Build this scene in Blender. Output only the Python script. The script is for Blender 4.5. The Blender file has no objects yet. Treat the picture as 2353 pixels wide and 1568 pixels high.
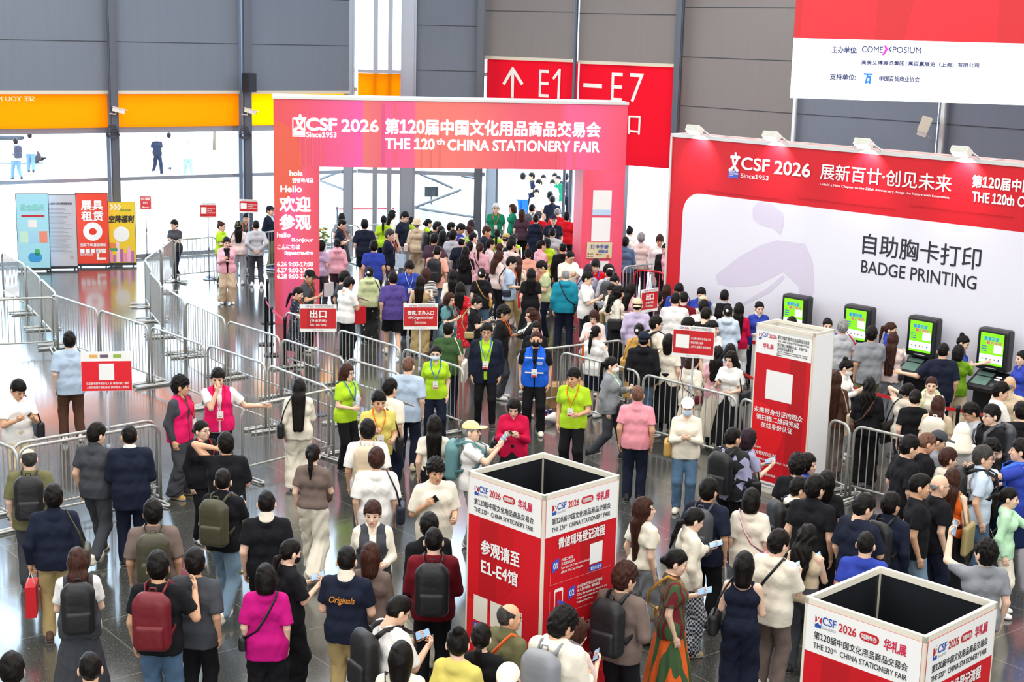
import bpy, math, random
import numpy as np
from mathutils import Matrix, Vector
random.seed(7)
S = bpy.context.scene
C = S.collection
# ---------------------------------------------------------------- camera
W, HPX, F, CX, CY, CAMZ = 2353, 1568, 3430.0, 1176.5, 784.0, 6.5
_p = math.atan((784 - 75) / F); _r = math.radians(1.46)
_fw = np.array([0, math.cos(_p), -math.sin(_p)]); _rt = np.array([1.0, 0, 0]); _up = np.cross(_rt, _fw)
_rt2 = math.cos(_r) * _rt + math.sin(_r) * _up; _up2 = np.cross(_rt2, _fw)
RC = np.stack([_rt2, _up2, _fw]); CAM = np.array([0, 0, CAMZ])
cd = bpy.data.cameras.new('camera'); cam = bpy.data.objects.new('camera', cd); C.objects.link(cam)
cd.sensor_width = 36; cd.lens = F / W * 36; cd.clip_end = 600; cd.clip_start = 0.1
cam.matrix_world = Matrix([[_rt2[i], _up2[i], -_fw[i], CAM[i]] for i in range(3)] + [[0, 0, 0, 1]])
S.camera = cam
# ---------------------------------------------------------------- world, lights, exposure
S.view_settings.view_transform = 'Standard'; S.view_settings.look = 'None'
S.view_settings.exposure = 0.0; S.view_settings.gamma = 1.0; S.view_settings.use_curve_mapping = False
wd = bpy.data.worlds.new('world'); S.world = wd; wd.use_nodes = True
bg = wd.node_tree.nodes['Background']; bg.inputs[0].default_value = (0.62, 0.80, 1.0, 1); bg.inputs[1].default_value = 8.5
cy = S.cycles
cy.max_bounces = 5; cy.diffuse_bounces = 2; cy.glossy_bounces = 3; cy.transparent_max_bounces = 8; cy.transmission_bounces = 2
cy.caustics_reflective = False; cy.caustics_refractive = False; cy.sample_clamp_indirect = 6.0
cy.use_adaptive_sampling = True; cy.adaptive_threshold = 0.03
sun = bpy.data.lights.new('sun', 'SUN'); sun.energy = 5.0; sun.angle = 0.02; sun.color = (1, 0.97, 0.9)
so = bpy.data.objects.new('sun', sun); so.rotation_euler = (math.radians(-42), math.radians(12), 0); C.objects.link(so); so.location = (0, 70, 30)
CEIL = 12.0
for ix, x in enumerate((-13, -4.5, 4.0, 12.5)):
    for iy, y in enumerate((4, 14, 24, 34)):
        a = bpy.data.lights.new('ceiling_light', 'AREA'); a.shape = 'RECTANGLE'; a.size = 6; a.size_y = 6; a.energy = 620; a.color = (1, 0.97, 0.93)
        o = bpy.data.objects.new('ceiling_light', a); o.location = (x, y, CEIL - 0.12); C.objects.link(o)
# added frontal fill light behind the camera; no window is built there
a = bpy.data.lights.new('front_fill', 'AREA'); a.shape = 'RECTANGLE'; a.size = 30; a.size_y = 8; a.energy = 3200; a.color = (0.97, 0.98, 1.0)
o = bpy.data.objects.new('front_fill', a); o.location = (0, -11.7, 7.0); o.rotation_euler = (math.radians(90), 0, 0); C.objects.link(o)

def ray(x, y):
    return np.array([(x - CX) / F, -(y - CY) / F, 1.0]) @ RC
def at(x, y, z=0.0):                     # the point of height z that is seen at a pixel
    d = ray(x, y); return CAM + d * ((z - CAMZ) / d[2])
def proj(P):
    q = RC @ (np.asarray(P, float) - CAM); return CX + F * q[0] / q[2], CY - F * q[1] / q[2]

# ---------------------------------------------------------------- materials
def lin(h):
    h = h.lstrip('#')
    if len(h) == 3: h = ''.join(c * 2 for c in h)
    v = [int(h[i:i + 2], 16) / 255 for i in (0, 2, 4)]
    return tuple((c / 12.92 if c <= 0.04045 else ((c + 0.055) / 1.055) ** 2.4) for c in v) + (1,)
PAL = dict(blk='17171b', wht='f0eeea', crm='f0e8d6', gry='8d9096', dgy='45474d', lgy='b9bcc2', nvy='1a2032', blu='3346a8', lbl='b4c7dc', lim='b2dc2c',
  pnk='f0b6c2', hpk='ee1f6a', red='cf1522', crim='c40f42', olv='6f6d4c', dolv='454330', khk='b39d6d', bei='d3c0a2', brn='563a2e', mrn='6e1420', pur='54468a', lil='c6bad8',
  grn='157a58', dgn='3f5c36', tea='1c88a0', org='e8641e', yel='d9cb6a', jean='587592', mgt='bf1278', sal='f2b09a', tau='776760', mint='bce6c0', sage='c6cf9e',
  sky='cfe0f2', lav='a7a9c8', tan='c59a4e', plum='4a3340', blue='1f63d8', bjean='7d97ad', pkw='f0d8d2', gold='b88a3a', dteal='5f8c90')
CN = dict(blk='black', wht='white', crm='cream', gry='grey', dgy='dark grey', lgy='pale grey', nvy='navy', blu='royal blue', lbl='light blue', lim='lime', pnk='pink',
  hpk='hot pink', red='red', crim='crimson', olv='olive', dolv='dark olive', khk='khaki', bei='beige', brn='brown', mrn='burgundy', pur='purple', lil='lilac', grn='green', dgn='dark green',
  tea='teal', org='orange', yel='yellow', jean='denim', mgt='magenta', sal='salmon', tau='taupe', mint='mint', sage='sage', sky='sky blue', lav='lavender', tan='tan',
  plum='plum', blue='bright blue', bjean='pale denim', pkw='pale pink', gold='mustard', dteal='grey teal')
def hexof(c): return PAL.get(c, c)
MATS = {}
def nodes(m):
    m.use_nodes = True; nt = m.node_tree; return nt, nt.nodes['Principled BSDF']
def mat(col, rough=0.55, metal=0.0, emit=0.0, name=None, bump=0.0, spec=None):
    key = (col, rough, metal, emit, bump, spec)
    if key in MATS: return MATS[key]
    m = bpy.data.materials.new(name or ('paint_' + str(col))); nt, b = nodes(m)
    c = lin(hexof(col)) if isinstance(col, str) else tuple(col) + (1,)
    b.inputs['Base Color'].default_value = c; b.inputs['Roughness'].default_value = rough; b.inputs['Metallic'].default_value = metal
    if spec is not None: b.inputs['Specular IOR Level'].default_value = spec
    if emit: b.inputs['Emission Color'].default_value = c; b.inputs['Emission Strength'].default_value = emit
    if bump:
        t = nt.nodes.new('ShaderNodeTexNoise'); t.inputs['Scale'].default_value = 7; t.inputs['Detail'].default_value = 2; t.inputs['Distortion'].default_value = 0.15
        tc = nt.nodes.new('ShaderNodeTexCoord'); nt.links.new(tc.outputs['Object'], t.inputs['Vector'])
        bp = nt.nodes.new('ShaderNodeBump'); bp.inputs['Strength'].default_value = bump; bp.inputs['Distance'].default_value = 0.05
        nt.links.new(t.outputs['Fac'], bp.inputs['Height']); nt.links.new(bp.outputs['Normal'], b.inputs['Normal'])
    MATS[key] = m; return m
def cloth(col): return mat(col, 0.85, bump=0.32, spec=0.2)
def pattern(kind, c1, c2, scale):
    key = (kind, c1, c2, scale)
    if key in MATS: return MATS[key]
    m = bpy.data.materials.new(kind + '_cloth'); nt, b = nodes(m); b.inputs['Roughness'].default_value = 0.85
    tc = nt.nodes.new('ShaderNodeTexCoord'); r = nt.nodes.new('ShaderNodeValToRGB'); r.color_ramp.interpolation = 'CONSTANT'
    if kind in ('stripes', 'verticals'):
        t = nt.nodes.new('ShaderNodeTexWave'); t.bands_direction = 'Z' if kind == 'stripes' else 'X'; t.inputs['Scale'].default_value = scale
        nt.links.new(t.outputs['Fac'], r.inputs['Fac']); thr = 0.5
    elif kind == 'dots':
        t = nt.nodes.new('ShaderNodeTexVoronoi'); t.inputs['Scale'].default_value = scale; nt.links.new(t.outputs['Distance'], r.inputs['Fac']); thr = 0.18; c1, c2 = c2, c1
    elif kind == 'plaid':
        t = nt.nodes.new('ShaderNodeTexChecker'); t.inputs['Scale'].default_value = scale; nt.links.new(t.outputs['Fac'], r.inputs['Fac']); thr = 0.5
    else:                                # camo / blotches
        t = nt.nodes.new('ShaderNodeTexVoronoi'); t.inputs['Scale'].default_value = scale; nt.links.new(t.outputs['Color'], r.inputs['Fac']); thr = 0.66
    nt.links.new(tc.outputs['Object'], t.inputs['Vector'])
    r.color_ramp.elements[0].color = lin(hexof(c1)); r.color_ramp.elements[1].color = lin(hexof(c2)); r.color_ramp.elements[1].position = thr
    nt.links.new(r.outputs['Color'], b.inputs['Base Color']); MATS[key] = m; return m
SKIN = [mat(c, 0.5, name='skin', spec=0.35) for c in ('f0c8ae', 'e8bc9f', 'dcaa88')]
EYE = mat('1c1310', 0.3); LIP = mat('b4565a', 0.45)
def hairmat(c):
    key = ('hair', c)
    if key in MATS: return MATS[key]
    m = bpy.data.materials.new('hair'); nt, b = nodes(m); L = nt.links; b.inputs['Roughness'].default_value = 0.48; b.inputs['Specular IOR Level'].default_value = 0.16
    tc = nt.nodes.new('ShaderNodeTexCoord'); mp = nt.nodes.new('ShaderNodeMapping'); mp.inputs['Scale'].default_value = (44, 34, 6); t = nt.nodes.new('ShaderNodeTexNoise'); t.inputs['Scale'].default_value = 1.6; t.inputs['Detail'].default_value = 3
    L.new(tc.outputs['Object'], mp.inputs[0]); L.new(mp.outputs[0], t.inputs['Vector']); r = nt.nodes.new('ShaderNodeValToRGB'); k = lin(c); r.color_ramp.elements[0].color = tuple(q * .45 for q in k[:3]) + (1,); r.color_ramp.elements[0].position = .3; r.color_ramp.elements[1].color = tuple(q * 1.7 for q in k[:3]) + (1,); r.color_ramp.elements[1].position = .75
    L.new(t.outputs['Fac'], r.inputs[0]); L.new(r.outputs[0], b.inputs['Base Color']); bp = nt.nodes.new('ShaderNodeBump'); bp.inputs['Strength'].default_value = .7; bp.inputs['Distance'].default_value = .01
    L.new(t.outputs['Fac'], bp.inputs['Height']); L.new(bp.outputs['Normal'], b.inputs['Normal']); MATS[key] = m; return m

# ---------------------------------------------------------------- mesh helpers
class MB:
    def __init__(s): s.v = []; s.f = []; s.m = []; s.n = 0
    def add(s, v, f, m=0):
        s.v.extend(map(tuple, v)); s.f.extend([tuple(i + s.n for i in q) for q in f]); s.m.extend([m] * len(f)); s.n = len(s.v); return s
    def box(s, lo, hi, m=0, M=None):
        x0, y0, z0 = lo; x1, y1, z1 = hi
        v = np.array([(x0, y0, z0), (x1, y0, z0), (x1, y1, z0), (x0, y1, z0), (x0, y0, z1), (x1, y0, z1), (x1, y1, z1), (x0, y1, z1)], float)
        if M is not None: v = v @ np.array(M)[:3, :3].T + np.array(M)[:3, 3]
        return s.add(v, [(0, 3, 2, 1), (4, 5, 6, 7), (0, 1, 5, 4), (1, 2, 6, 5), (2, 3, 7, 6), (3, 0, 4, 7)], m)
    def tube(s, pts, r, seg=8, m=0, cap=True):
        P = [np.array(p, float) for p in pts]; n = len(P); rs = r if hasattr(r, '__len__') else [r] * n
        V = []; prev = None
        for i in range(n):
            d = P[min(i + 1, n - 1)] - P[max(i - 1, 0)]; d = d / (np.linalg.norm(d) + 1e-9)
            if prev is None: a = np.array([0, 0, 1.0]) if abs(d[2]) < 0.9 else np.array([1.0, 0, 0])
            else: a = prev
            u = np.cross(d, a); u /= np.linalg.norm(u) + 1e-9; w = np.cross(u, d); prev = w
            for k in range(seg):
                t = 2 * math.pi * k / seg; V.append(P[i] + rs[i] * (math.cos(t) * u + math.sin(t) * w))
        Fc = [(i * seg + k, i * seg + (k + 1) % seg, (i + 1) * seg + (k + 1) % seg, (i + 1) * seg + k) for i in range(n - 1) for k in range(seg)]
        if cap: Fc += [tuple(range(seg))[::-1], tuple((n - 1) * seg + k for k in range(seg))]
        return s.add(V, Fc, m)
    def lathe(s, prof, c=(0, 0, 0), seg=20, m=0):
        V = [(c[0] + r * math.cos(2 * math.pi * k / seg), c[1] + r * math.sin(2 * math.pi * k / seg), c[2] + z) for r, z in prof for k in range(seg)]
        n = len(prof)
        Fc = [(i * seg + k, i * seg + (k + 1) % seg, (i + 1) * seg + (k + 1) % seg, (i + 1) * seg + k) for i in range(n - 1) for k in range(seg)]
        Fc += [tuple(range(seg))[::-1], tuple((n - 1) * seg + k for k in range(seg))]
        return s.add(V, Fc, m)
    def poly(s, pts2, z0, z1, m=0):      # prism over an xy outline
        n = len(pts2); V = [(x, y, z0) for x, y in pts2] + [(x, y, z1) for x, y in pts2]
        Fc = [tuple(range(n))[::-1], tuple(range(n, 2 * n))] + [(i, (i + 1) % n, n + (i + 1) % n, n + i) for i in range(n)]
        return s.add(V, Fc, m)
    def mesh(s, name, mats, smooth=False):
        me = bpy.data.meshes.new(name); me.from_pydata(s.v, [], s.f)
        for m in (mats if isinstance(mats, (list, tuple)) else [mats]): me.materials.append(m)
        if any(s.m): me.polygons.foreach_set('material_index', s.m)
        if smooth: me.polygons.foreach_set('use_smooth', [True] * len(s.f))
        me.update(); return me
    def obj(s, name, mats, parent=None, smooth=False, M=None):
        return link(name, s.mesh(name, mats, smooth), parent, M)
def link(name, me, parent=None, M=None, m=None):
    o = bpy.data.objects.new(name, me); C.objects.link(o)
    if parent is not None: o.parent = parent
    if M is not None: o.matrix_local = Matrix(M) if not isinstance(M, Matrix) else M
    if m is not None:
        o.material_slots[0].link = 'OBJECT'; o.material_slots[0].material = m
    return o
def tag(o, label, cat, group=None):
    o['label'] = label; o['category'] = cat
    if group: o['group'] = group
    return o
def struct(o): o['kind'] = 'structure'; return o
def empty(name, M, label, cat, group=None):
    o = bpy.data.objects.new(name, None); C.objects.link(o); o.empty_display_size = 0.1; o.matrix_world = M
    return tag(o, label, cat, group)
def frame(p, ang):                       # placement on the ground: x axis turned by ang (radians)
    return Matrix.Translation((p[0], p[1], p[2] if len(p) > 2 else 0)) @ Matrix.Rotation(ang, 4, 'Z')

# a vertical plane in the hall: u runs along it (left to right as the viewer stands), z is up, local -y looks at the viewer
class Plane:
    def __init__(s, a, b):
        s.a = np.array(a[:2], float); s.b = np.array(b[:2], float); d = s.b - s.a; s.L = np.linalg.norm(d); s.d = d / s.L
        s.n = np.array([s.d[1], -s.d[0]]); s.ang = math.atan2(s.d[1], s.d[0]); s.M = frame(s.a, s.ang)
    def uz(s, px, py, off=0.0):
        d = ray(px, py); o = s.a + s.n * off; t = ((o - CAM[:2]) @ s.n) / (d[:2] @ s.n); P = CAM + d * t
        return (P[:2] - s.a) @ s.d, P[2]
    def shift(s, off): return Plane(s.a + s.n * off, s.b + s.n * off)

_dg = None
try: FONT = bpy.data.fonts.load(bpy.utils.system_resource('DATAFILES', path='fonts') + '/Inter.woff2')     # the interface typeface that comes with Blender
except Exception: FONT = None
def runmesh(body, bold, font):
    cu = bpy.data.curves.new('t', 'FONT'); cu.body = body; cu.size = 40; cu.offset = bold * 40; cu.resolution_u = 4; cu.fill_mode = 'FRONT'
    if font: cu.font = font
    o = bpy.data.objects.new('t', cu); C.objects.link(o); bpy.context.view_layer.update()
    me = bpy.data.meshes.new_from_object(o.evaluated_get(bpy.context.evaluated_depsgraph_get()))
    bpy.data.objects.remove(o); bpy.data.curves.remove(cu)
    n = len(me.vertices); v = np.zeros(n * 3, np.float32); me.vertices.foreach_get('co', v); v = v.reshape(-1, 3) / 40
    f = [tuple(p.vertices) for p in me.polygons]; bpy.data.meshes.remove(me); return v, f
ONE = []                                 # size of the second typeface against the first
def textmesh(body, bold=0.0):            # a flagged figure one from the second typeface, all else from the first
    runs = []; cjk = any(ord(c) > 0x2fff for c in body)
    for ch in body:
        k = 1 if ch == '1' else (2 if ord(ch) < 0x250 or ch in '“”·' else 0)
        if runs and runs[-1][0] == k and k != 1: runs[-1][1] += ch
        else: runs.append([k, ch])
    V = []; Fc = []; x = 0.0; n = 0
    for k, t in runs:
        if not t.strip(): x += .3; continue
        v, f = runmesh(t.strip(), bold, FONT if k == 1 else None)
        if k and cjk: v = v * 1.13
        if k == 1 and FONT:
            if not ONE: ONE.append(float(np.ptp(runmesh('2', 0, None)[0][:, 1])) / float(np.ptp(v[:, 1])) * (1.13 if cjk else 1))
            v = v * ONE[0]
        if not len(v): continue
        x += (.085 if k else .07) + .25 * (t[0] == ' '); v = v.copy(); v[:, 0] += x - v[:, 0].min(); x = v[:, 0].max() + .25 * (t[-1] == ' '); V.append(v); Fc += [tuple(i + n for i in q) for q in f]; n += len(v)
    return (np.concatenate(V), Fc) if V else (np.zeros((0, 3)), [])
class Letters:                           # gathers lines of writing that lie in a local x-z plane, facing -y
    def __init__(s): s.mb = MB(); s.mats = []
    def line(s, body, x0, z0, x1, z1, m, y=-0.012, bold=0.02, shear=0.0, depth=0.0):
        v, f = textmesh(body, min(bold, 0))
        if not len(v): return s
        lo = v.min(0); hi = v.max(0); w = v.copy()
        X = x0 + (v[:, 0] - lo[0]) / max(hi[0] - lo[0], 1e-6) * (x1 - x0); Z = z0 + (v[:, 1] - lo[1]) / max(hi[1] - lo[1], 1e-6) * (z1 - z0)
        w = np.stack([X + shear * (Z - z0), np.full(len(v), y), Z], 1)
        if m not in s.mats: s.mats.append(m)
        k = s.mats.index(m); b_ = bold * abs(z1 - z0) * .9 if bold > 0 else 0     # a heavier weight is the line laid several times side by side
        for i, (dx, dz) in enumerate(((0, 0), (b_, 0), (-b_, 0), (0, b_), (0, -b_), (b_ * .7, b_ * .7), (-b_ * .7, b_ * .7), (b_ * .7, -b_ * .7), (-b_ * .7, -b_ * .7)) if b_ else ((0, 0),)): s.mb.add(w + np.array([dx, -.00015 * i, dz]), f, k)
        return s
    def rect(s, x0, z0, x1, z1, m, y=-0.008, r=0.0, n=5):
        if m not in s.mats: s.mats.append(m)
        if r <= 0: P = [(x0, z0), (x1, z0), (x1, z1), (x0, z1)]
        else:
            P = []
            for cx_, cz_, a0 in ((x1 - r, z0 + r, -90), (x1 - r, z1 - r, 0), (x0 + r, z1 - r, 90), (x0 + r, z0 + r, 180)):
                P += [(cx_ + r * math.cos(math.radians(a0 + 90 * i / n)), cz_ + r * math.sin(math.radians(a0 + 90 * i / n))) for i in range(n + 1)]
        s.mb.add([(x, y, z) for x, z in P], [tuple(range(len(P)))], s.mats.index(m)); return s
    def poly(s, P, m, y=-0.008):
        if m not in s.mats: s.mats.append(m)
        s.mb.add([(x, y, z) for x, z in P], [tuple(range(len(P)))], s.mats.index(m)); return s
    def obj(s, name, parent, M=None): return s.mb.obj(name, s.mats, parent, M=M)
# ================================================================ bodies: implicit surfaces turned into meshes
def nets(fn, lo, hi, s):
    lo = np.array(lo, np.float32); n = np.maximum(np.ceil((np.array(hi) - lo) / s).astype(int) + 1, 3)
    ax = [lo[i] + s * np.arange(n[i], dtype=np.float32) for i in range(3)]
    G = np.meshgrid(*ax, indexing='ij'); v = fn(*G).astype(np.float32); b = v < 0
    c = np.zeros(n - 1, np.int8)
    for i in (0, 1):
        for j in (0, 1):
            for k in (0, 1): c += b[i:n[0] - 1 + i, j:n[1] - 1 + j, k:n[2] - 1 + k]
    act = (c > 0) & (c < 8); idx = np.argwhere(act); num = len(idx)
    if not num: return np.zeros((0, 3)), np.zeros((0, 4), int)
    im = np.full(act.shape, -1, np.int32); im[act] = np.arange(num)
    acc = np.zeros((num, 3), np.float32); cnt = np.zeros((num, 1), np.float32)
    I, J, K = idx.T
    for a in range(3):
        o1, o2 = [q for q in range(3) if q != a]
        for p in (0, 1):
            for q in (0, 1):
                d0 = [0, 0, 0]; d0[o1] = p; d0[o2] = q; d1 = list(d0); d1[a] = 1
                v0 = v[I + d0[0], J + d0[1], K + d0[2]]; v1 = v[I + d1[0], J + d1[1], K + d1[2]]
                cr = (v0 < 0) != (v1 < 0); t = np.where(cr, v0 / np.where(cr, v0 - v1, 1), 0)
                pt = np.zeros((num, 3), np.float32); pt[:, o1] = p; pt[:, o2] = q; pt[:, a] = t
                acc += pt * cr[:, None]; cnt += cr[:, None]
    V = lo + s * (idx + acc / np.maximum(cnt, 1)); Q = []
    for a in range(3):
        o1, o2 = [(1, 2), (2, 0), (0, 1)][a]
        sl0 = [slice(0, None)] * 3; sl0[a] = slice(0, n[a] - 1); sl1 = [slice(0, None)] * 3; sl1[a] = slice(1, None)
        cr = b[tuple(sl0)] != b[tuple(sl1)]; e = np.argwhere(cr)
        e = e[(e[:, o1] > 0) & (e[:, o2] > 0) & (e[:, o1] < n[o1] - 1) & (e[:, o2] < n[o2] - 1)]
        if not len(e): continue
        fl = b[e[:, 0], e[:, 1], e[:, 2]]
        def g(d1, d2):
            x = e.copy(); x[:, o1] -= d1; x[:, o2] -= d2; return im[x[:, 0], x[:, 1], x[:, 2]]
        q = np.stack([g(1, 1), g(0, 1), g(0, 0), g(1, 0)], 1); q[~fl] = q[~fl][:, ::-1]; Q.append(q)
    return V, np.concatenate(Q)
def smin(a, b, k):
    h = np.clip(0.5 + 0.5 * (b - a) / k, 0, 1); return b + (a - b) * h - k * h * (1 - h)
def cone(a, b, ra, rb):                  # tapered capsule
    a = np.asarray(a, np.float32); b = np.asarray(b, np.float32); d = b - a; L = float(d @ d) + 1e-9
    def f(x, y, z):
        px, py, pz = x - a[0], y - a[1], z - a[2]; t = np.clip((px * d[0] + py * d[1] + pz * d[2]) / L, 0, 1)
        return np.sqrt((px - t * d[0]) ** 2 + (py - t * d[1]) ** 2 + (pz - t * d[2]) ** 2) - (ra + (rb - ra) * t)
    f.box = (np.minimum(a - ra, b - rb), np.maximum(a + ra, b + rb)); return f
def ell(c, r):
    c = np.asarray(c, np.float32); r = np.asarray(r, np.float32); m = float(r.min())
    def f(x, y, z):
        q = np.sqrt(((x - c[0]) / r[0]) ** 2 + ((y - c[1]) / r[1]) ** 2 + ((z - c[2]) / r[2]) ** 2); return (q - 1) * m
    f.box = (c - r, c + r); return f
def union(fs, k=0.03, pre=None):
    def f(x, y, z):
        o = fs[0](x, y, z)
        for g in fs[1:]: o = smin(o, g(x, y, z), k)
        return o
    f.box = (np.min([g.box[0] for g in fs], 0), np.max([g.box[1] for g in fs], 0)); return f
def cutp(f, p, n):                       # keep the side that n does not point to
    n = np.asarray(n, float) / np.linalg.norm(n); p = np.asarray(p, float); c = float(p @ n)
    def g(x, y, z): return np.maximum(f(x, y, z), x * n[0] + y * n[1] + z * n[2] - c)
    g.box = f.box; return g
def solid(f, s, pad=None):
    pad = pad or 2 * s; return nets(f, f.box[0] - pad, f.box[1] + pad, s)
def vmesh(name, V, Q, mats, smooth=True, mi=None):
    me = bpy.data.meshes.new(name); n = len(V); q = len(Q)
    me.vertices.add(n); me.vertices.foreach_set('co', np.asarray(V, np.float32).ravel())
    me.loops.add(q * 4); me.loops.foreach_set('vertex_index', np.asarray(Q, np.int32).ravel())
    me.polygons.add(q); me.polygons.foreach_set('loop_start', np.arange(0, q * 4, 4, dtype=np.int32)); me.polygons.foreach_set('loop_total', np.full(q, 4, np.int32))
    for m in (mats if isinstance(mats, (list, tuple)) else [mats]): me.materials.append(m)
    if mi is not None: me.polygons.foreach_set('material_index', np.asarray(mi, np.int32))
    if smooth: me.polygons.foreach_set('use_smooth', np.ones(q, bool))
    me.update(calc_edges=True); return me
def joinvq(parts):                       # [(V, Q, material index)]
    V = []; Q = []; M = []; n = 0
    for v, q, m in parts: V.append(v); Q.append(np.asarray(q) + n); M.append(np.full(len(q), m)); n += len(v)
    return np.concatenate(V), np.concatenate(Q), np.concatenate(M)

# ---- head template: centre of the skull at the origin, face towards -y; neck reaches down
HEADS = {}
def head(fem, lod):
    k = (fem, lod)
    if k in HEADS: return HEADS[k]
    w = 0.072 if fem else 0.076
    fs = [ell((0, 0.008, 0.02), (w, 0.093, 0.098)), ell((0, -0.028, -0.048), (w * 0.83, 0.062, 0.068)), cone((0, -0.052, -0.088), (0, -0.05, -0.086), 0.026 if fem else 0.03, 0.02)]
    f = union(fs, 0.03); nose = cone((0, -0.088, 0.008), (0, -0.103, -0.03), 0.009, 0.0145)
    brow = cone((-0.035, -0.073, 0.022), (0.035, -0.073, 0.022), 0.012, 0.012); lips = cone((-0.018, -0.084, -0.062), (0.018, -0.084, -0.062), 0.0085, 0.0085)
    cheek = [ell((sx * 0.036, -0.062, -0.022), (0.026, 0.022, 0.026)) for sx in (1, -1)]
    ears = [ell((sx * (w + 0.007), 0.014, -0.012), (0.011, 0.021, 0.033)) for sx in (1, -1)]
    neck = cone((0, 0.022, -0.06), (0, 0.026, -0.15), 0.046 if fem else 0.054, 0.046 if fem else 0.054)
    f = union([f, brow] + cheek, 0.015); f = union([f, nose, lips] + ears, 0.008); f = union([f, neck], 0.02)
    V, Q = solid(f, 0.0066 if lod == 0 else 0.011)
    parts = [(V, Q, 0)]
    for sx in (1, -1):
        parts.append(solid(ell((sx * 0.031, -0.0835, 0.006), (0.0165, 0.0085, 0.0085)), 0.0035) + (1,))
        parts.append(solid(cone((sx * 0.018, -0.0905, 0.026), (sx * 0.046, -0.078, 0.026), 0.0045, 0.0035), 0.003) + (1,))
    parts.append(solid(ell((0, -0.0915, -0.062), (0.023, 0.009, 0.0085)), 0.0035) + (2,))
    HEADS[k] = joinvq(parts); return HEADS[k]
# ---- hand template: left hand, wrist at the origin, fingers towards -z, palm towards -x, thumb towards -y
HANDS = {}
def hand(kind, lod):
    k = (kind, lod)
    if k in HANDS: return HANDS[k]
    b = {'relax': 0.45, 'grip': 1.15, 'flat': 0.12}[kind]; fs = []
    palm = union([cone((0, 0, 0.0), (0, 0, -0.03), 0.024, 0.026), cone((0, -0.022, -0.045), (0, -0.024, -0.082), 0.016, 0.0135), cone((0, -0.004, -0.045), (0, -0.004, -0.086), 0.016, 0.0135), cone((0, 0.015, -0.04), (0, 0.018, -0.08), 0.015, 0.0125)], 0.014)
    for i, (y, L) in enumerate(((-0.029, 0.068), (-0.0095, 0.076), (0.0095, 0.070), (0.027, 0.055))):
        p = np.array([0, y, -0.084 + 0.003 * abs(i - 1)]); a = 0.0; r = 0.0088 - 0.0004 * i
        for seg, fr in enumerate((0.45, 0.32, 0.23)):
            a += b * (0.55, 0.75, 0.6)[seg] * (1 + 0.08 * i); d = np.array([-math.sin(a), (y * 0.9) * (1 - seg * 0.3), -math.cos(a)]); d /= np.linalg.norm(d)
            e = p + d * L * fr; fs.append(cone(p, e, r, r - 0.0008)); p = e; r -= 0.0008
    t0 = np.array([-0.004, -0.022, -0.022]); t1 = np.array([-0.016, -0.047, -0.05]); t2 = np.array([-0.03 - 0.006 * b, -0.052 + 0.012 * b, -0.083])
    th = [cone(t0, t1, 0.0135, 0.0105), cone(t1, t2, 0.0105, 0.008)]
    f = union([palm] + fs + th, 0.006); HANDS[k] = solid(f, 0.0058 if lod == 0 else 0.008); return HANDS[k]
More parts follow.
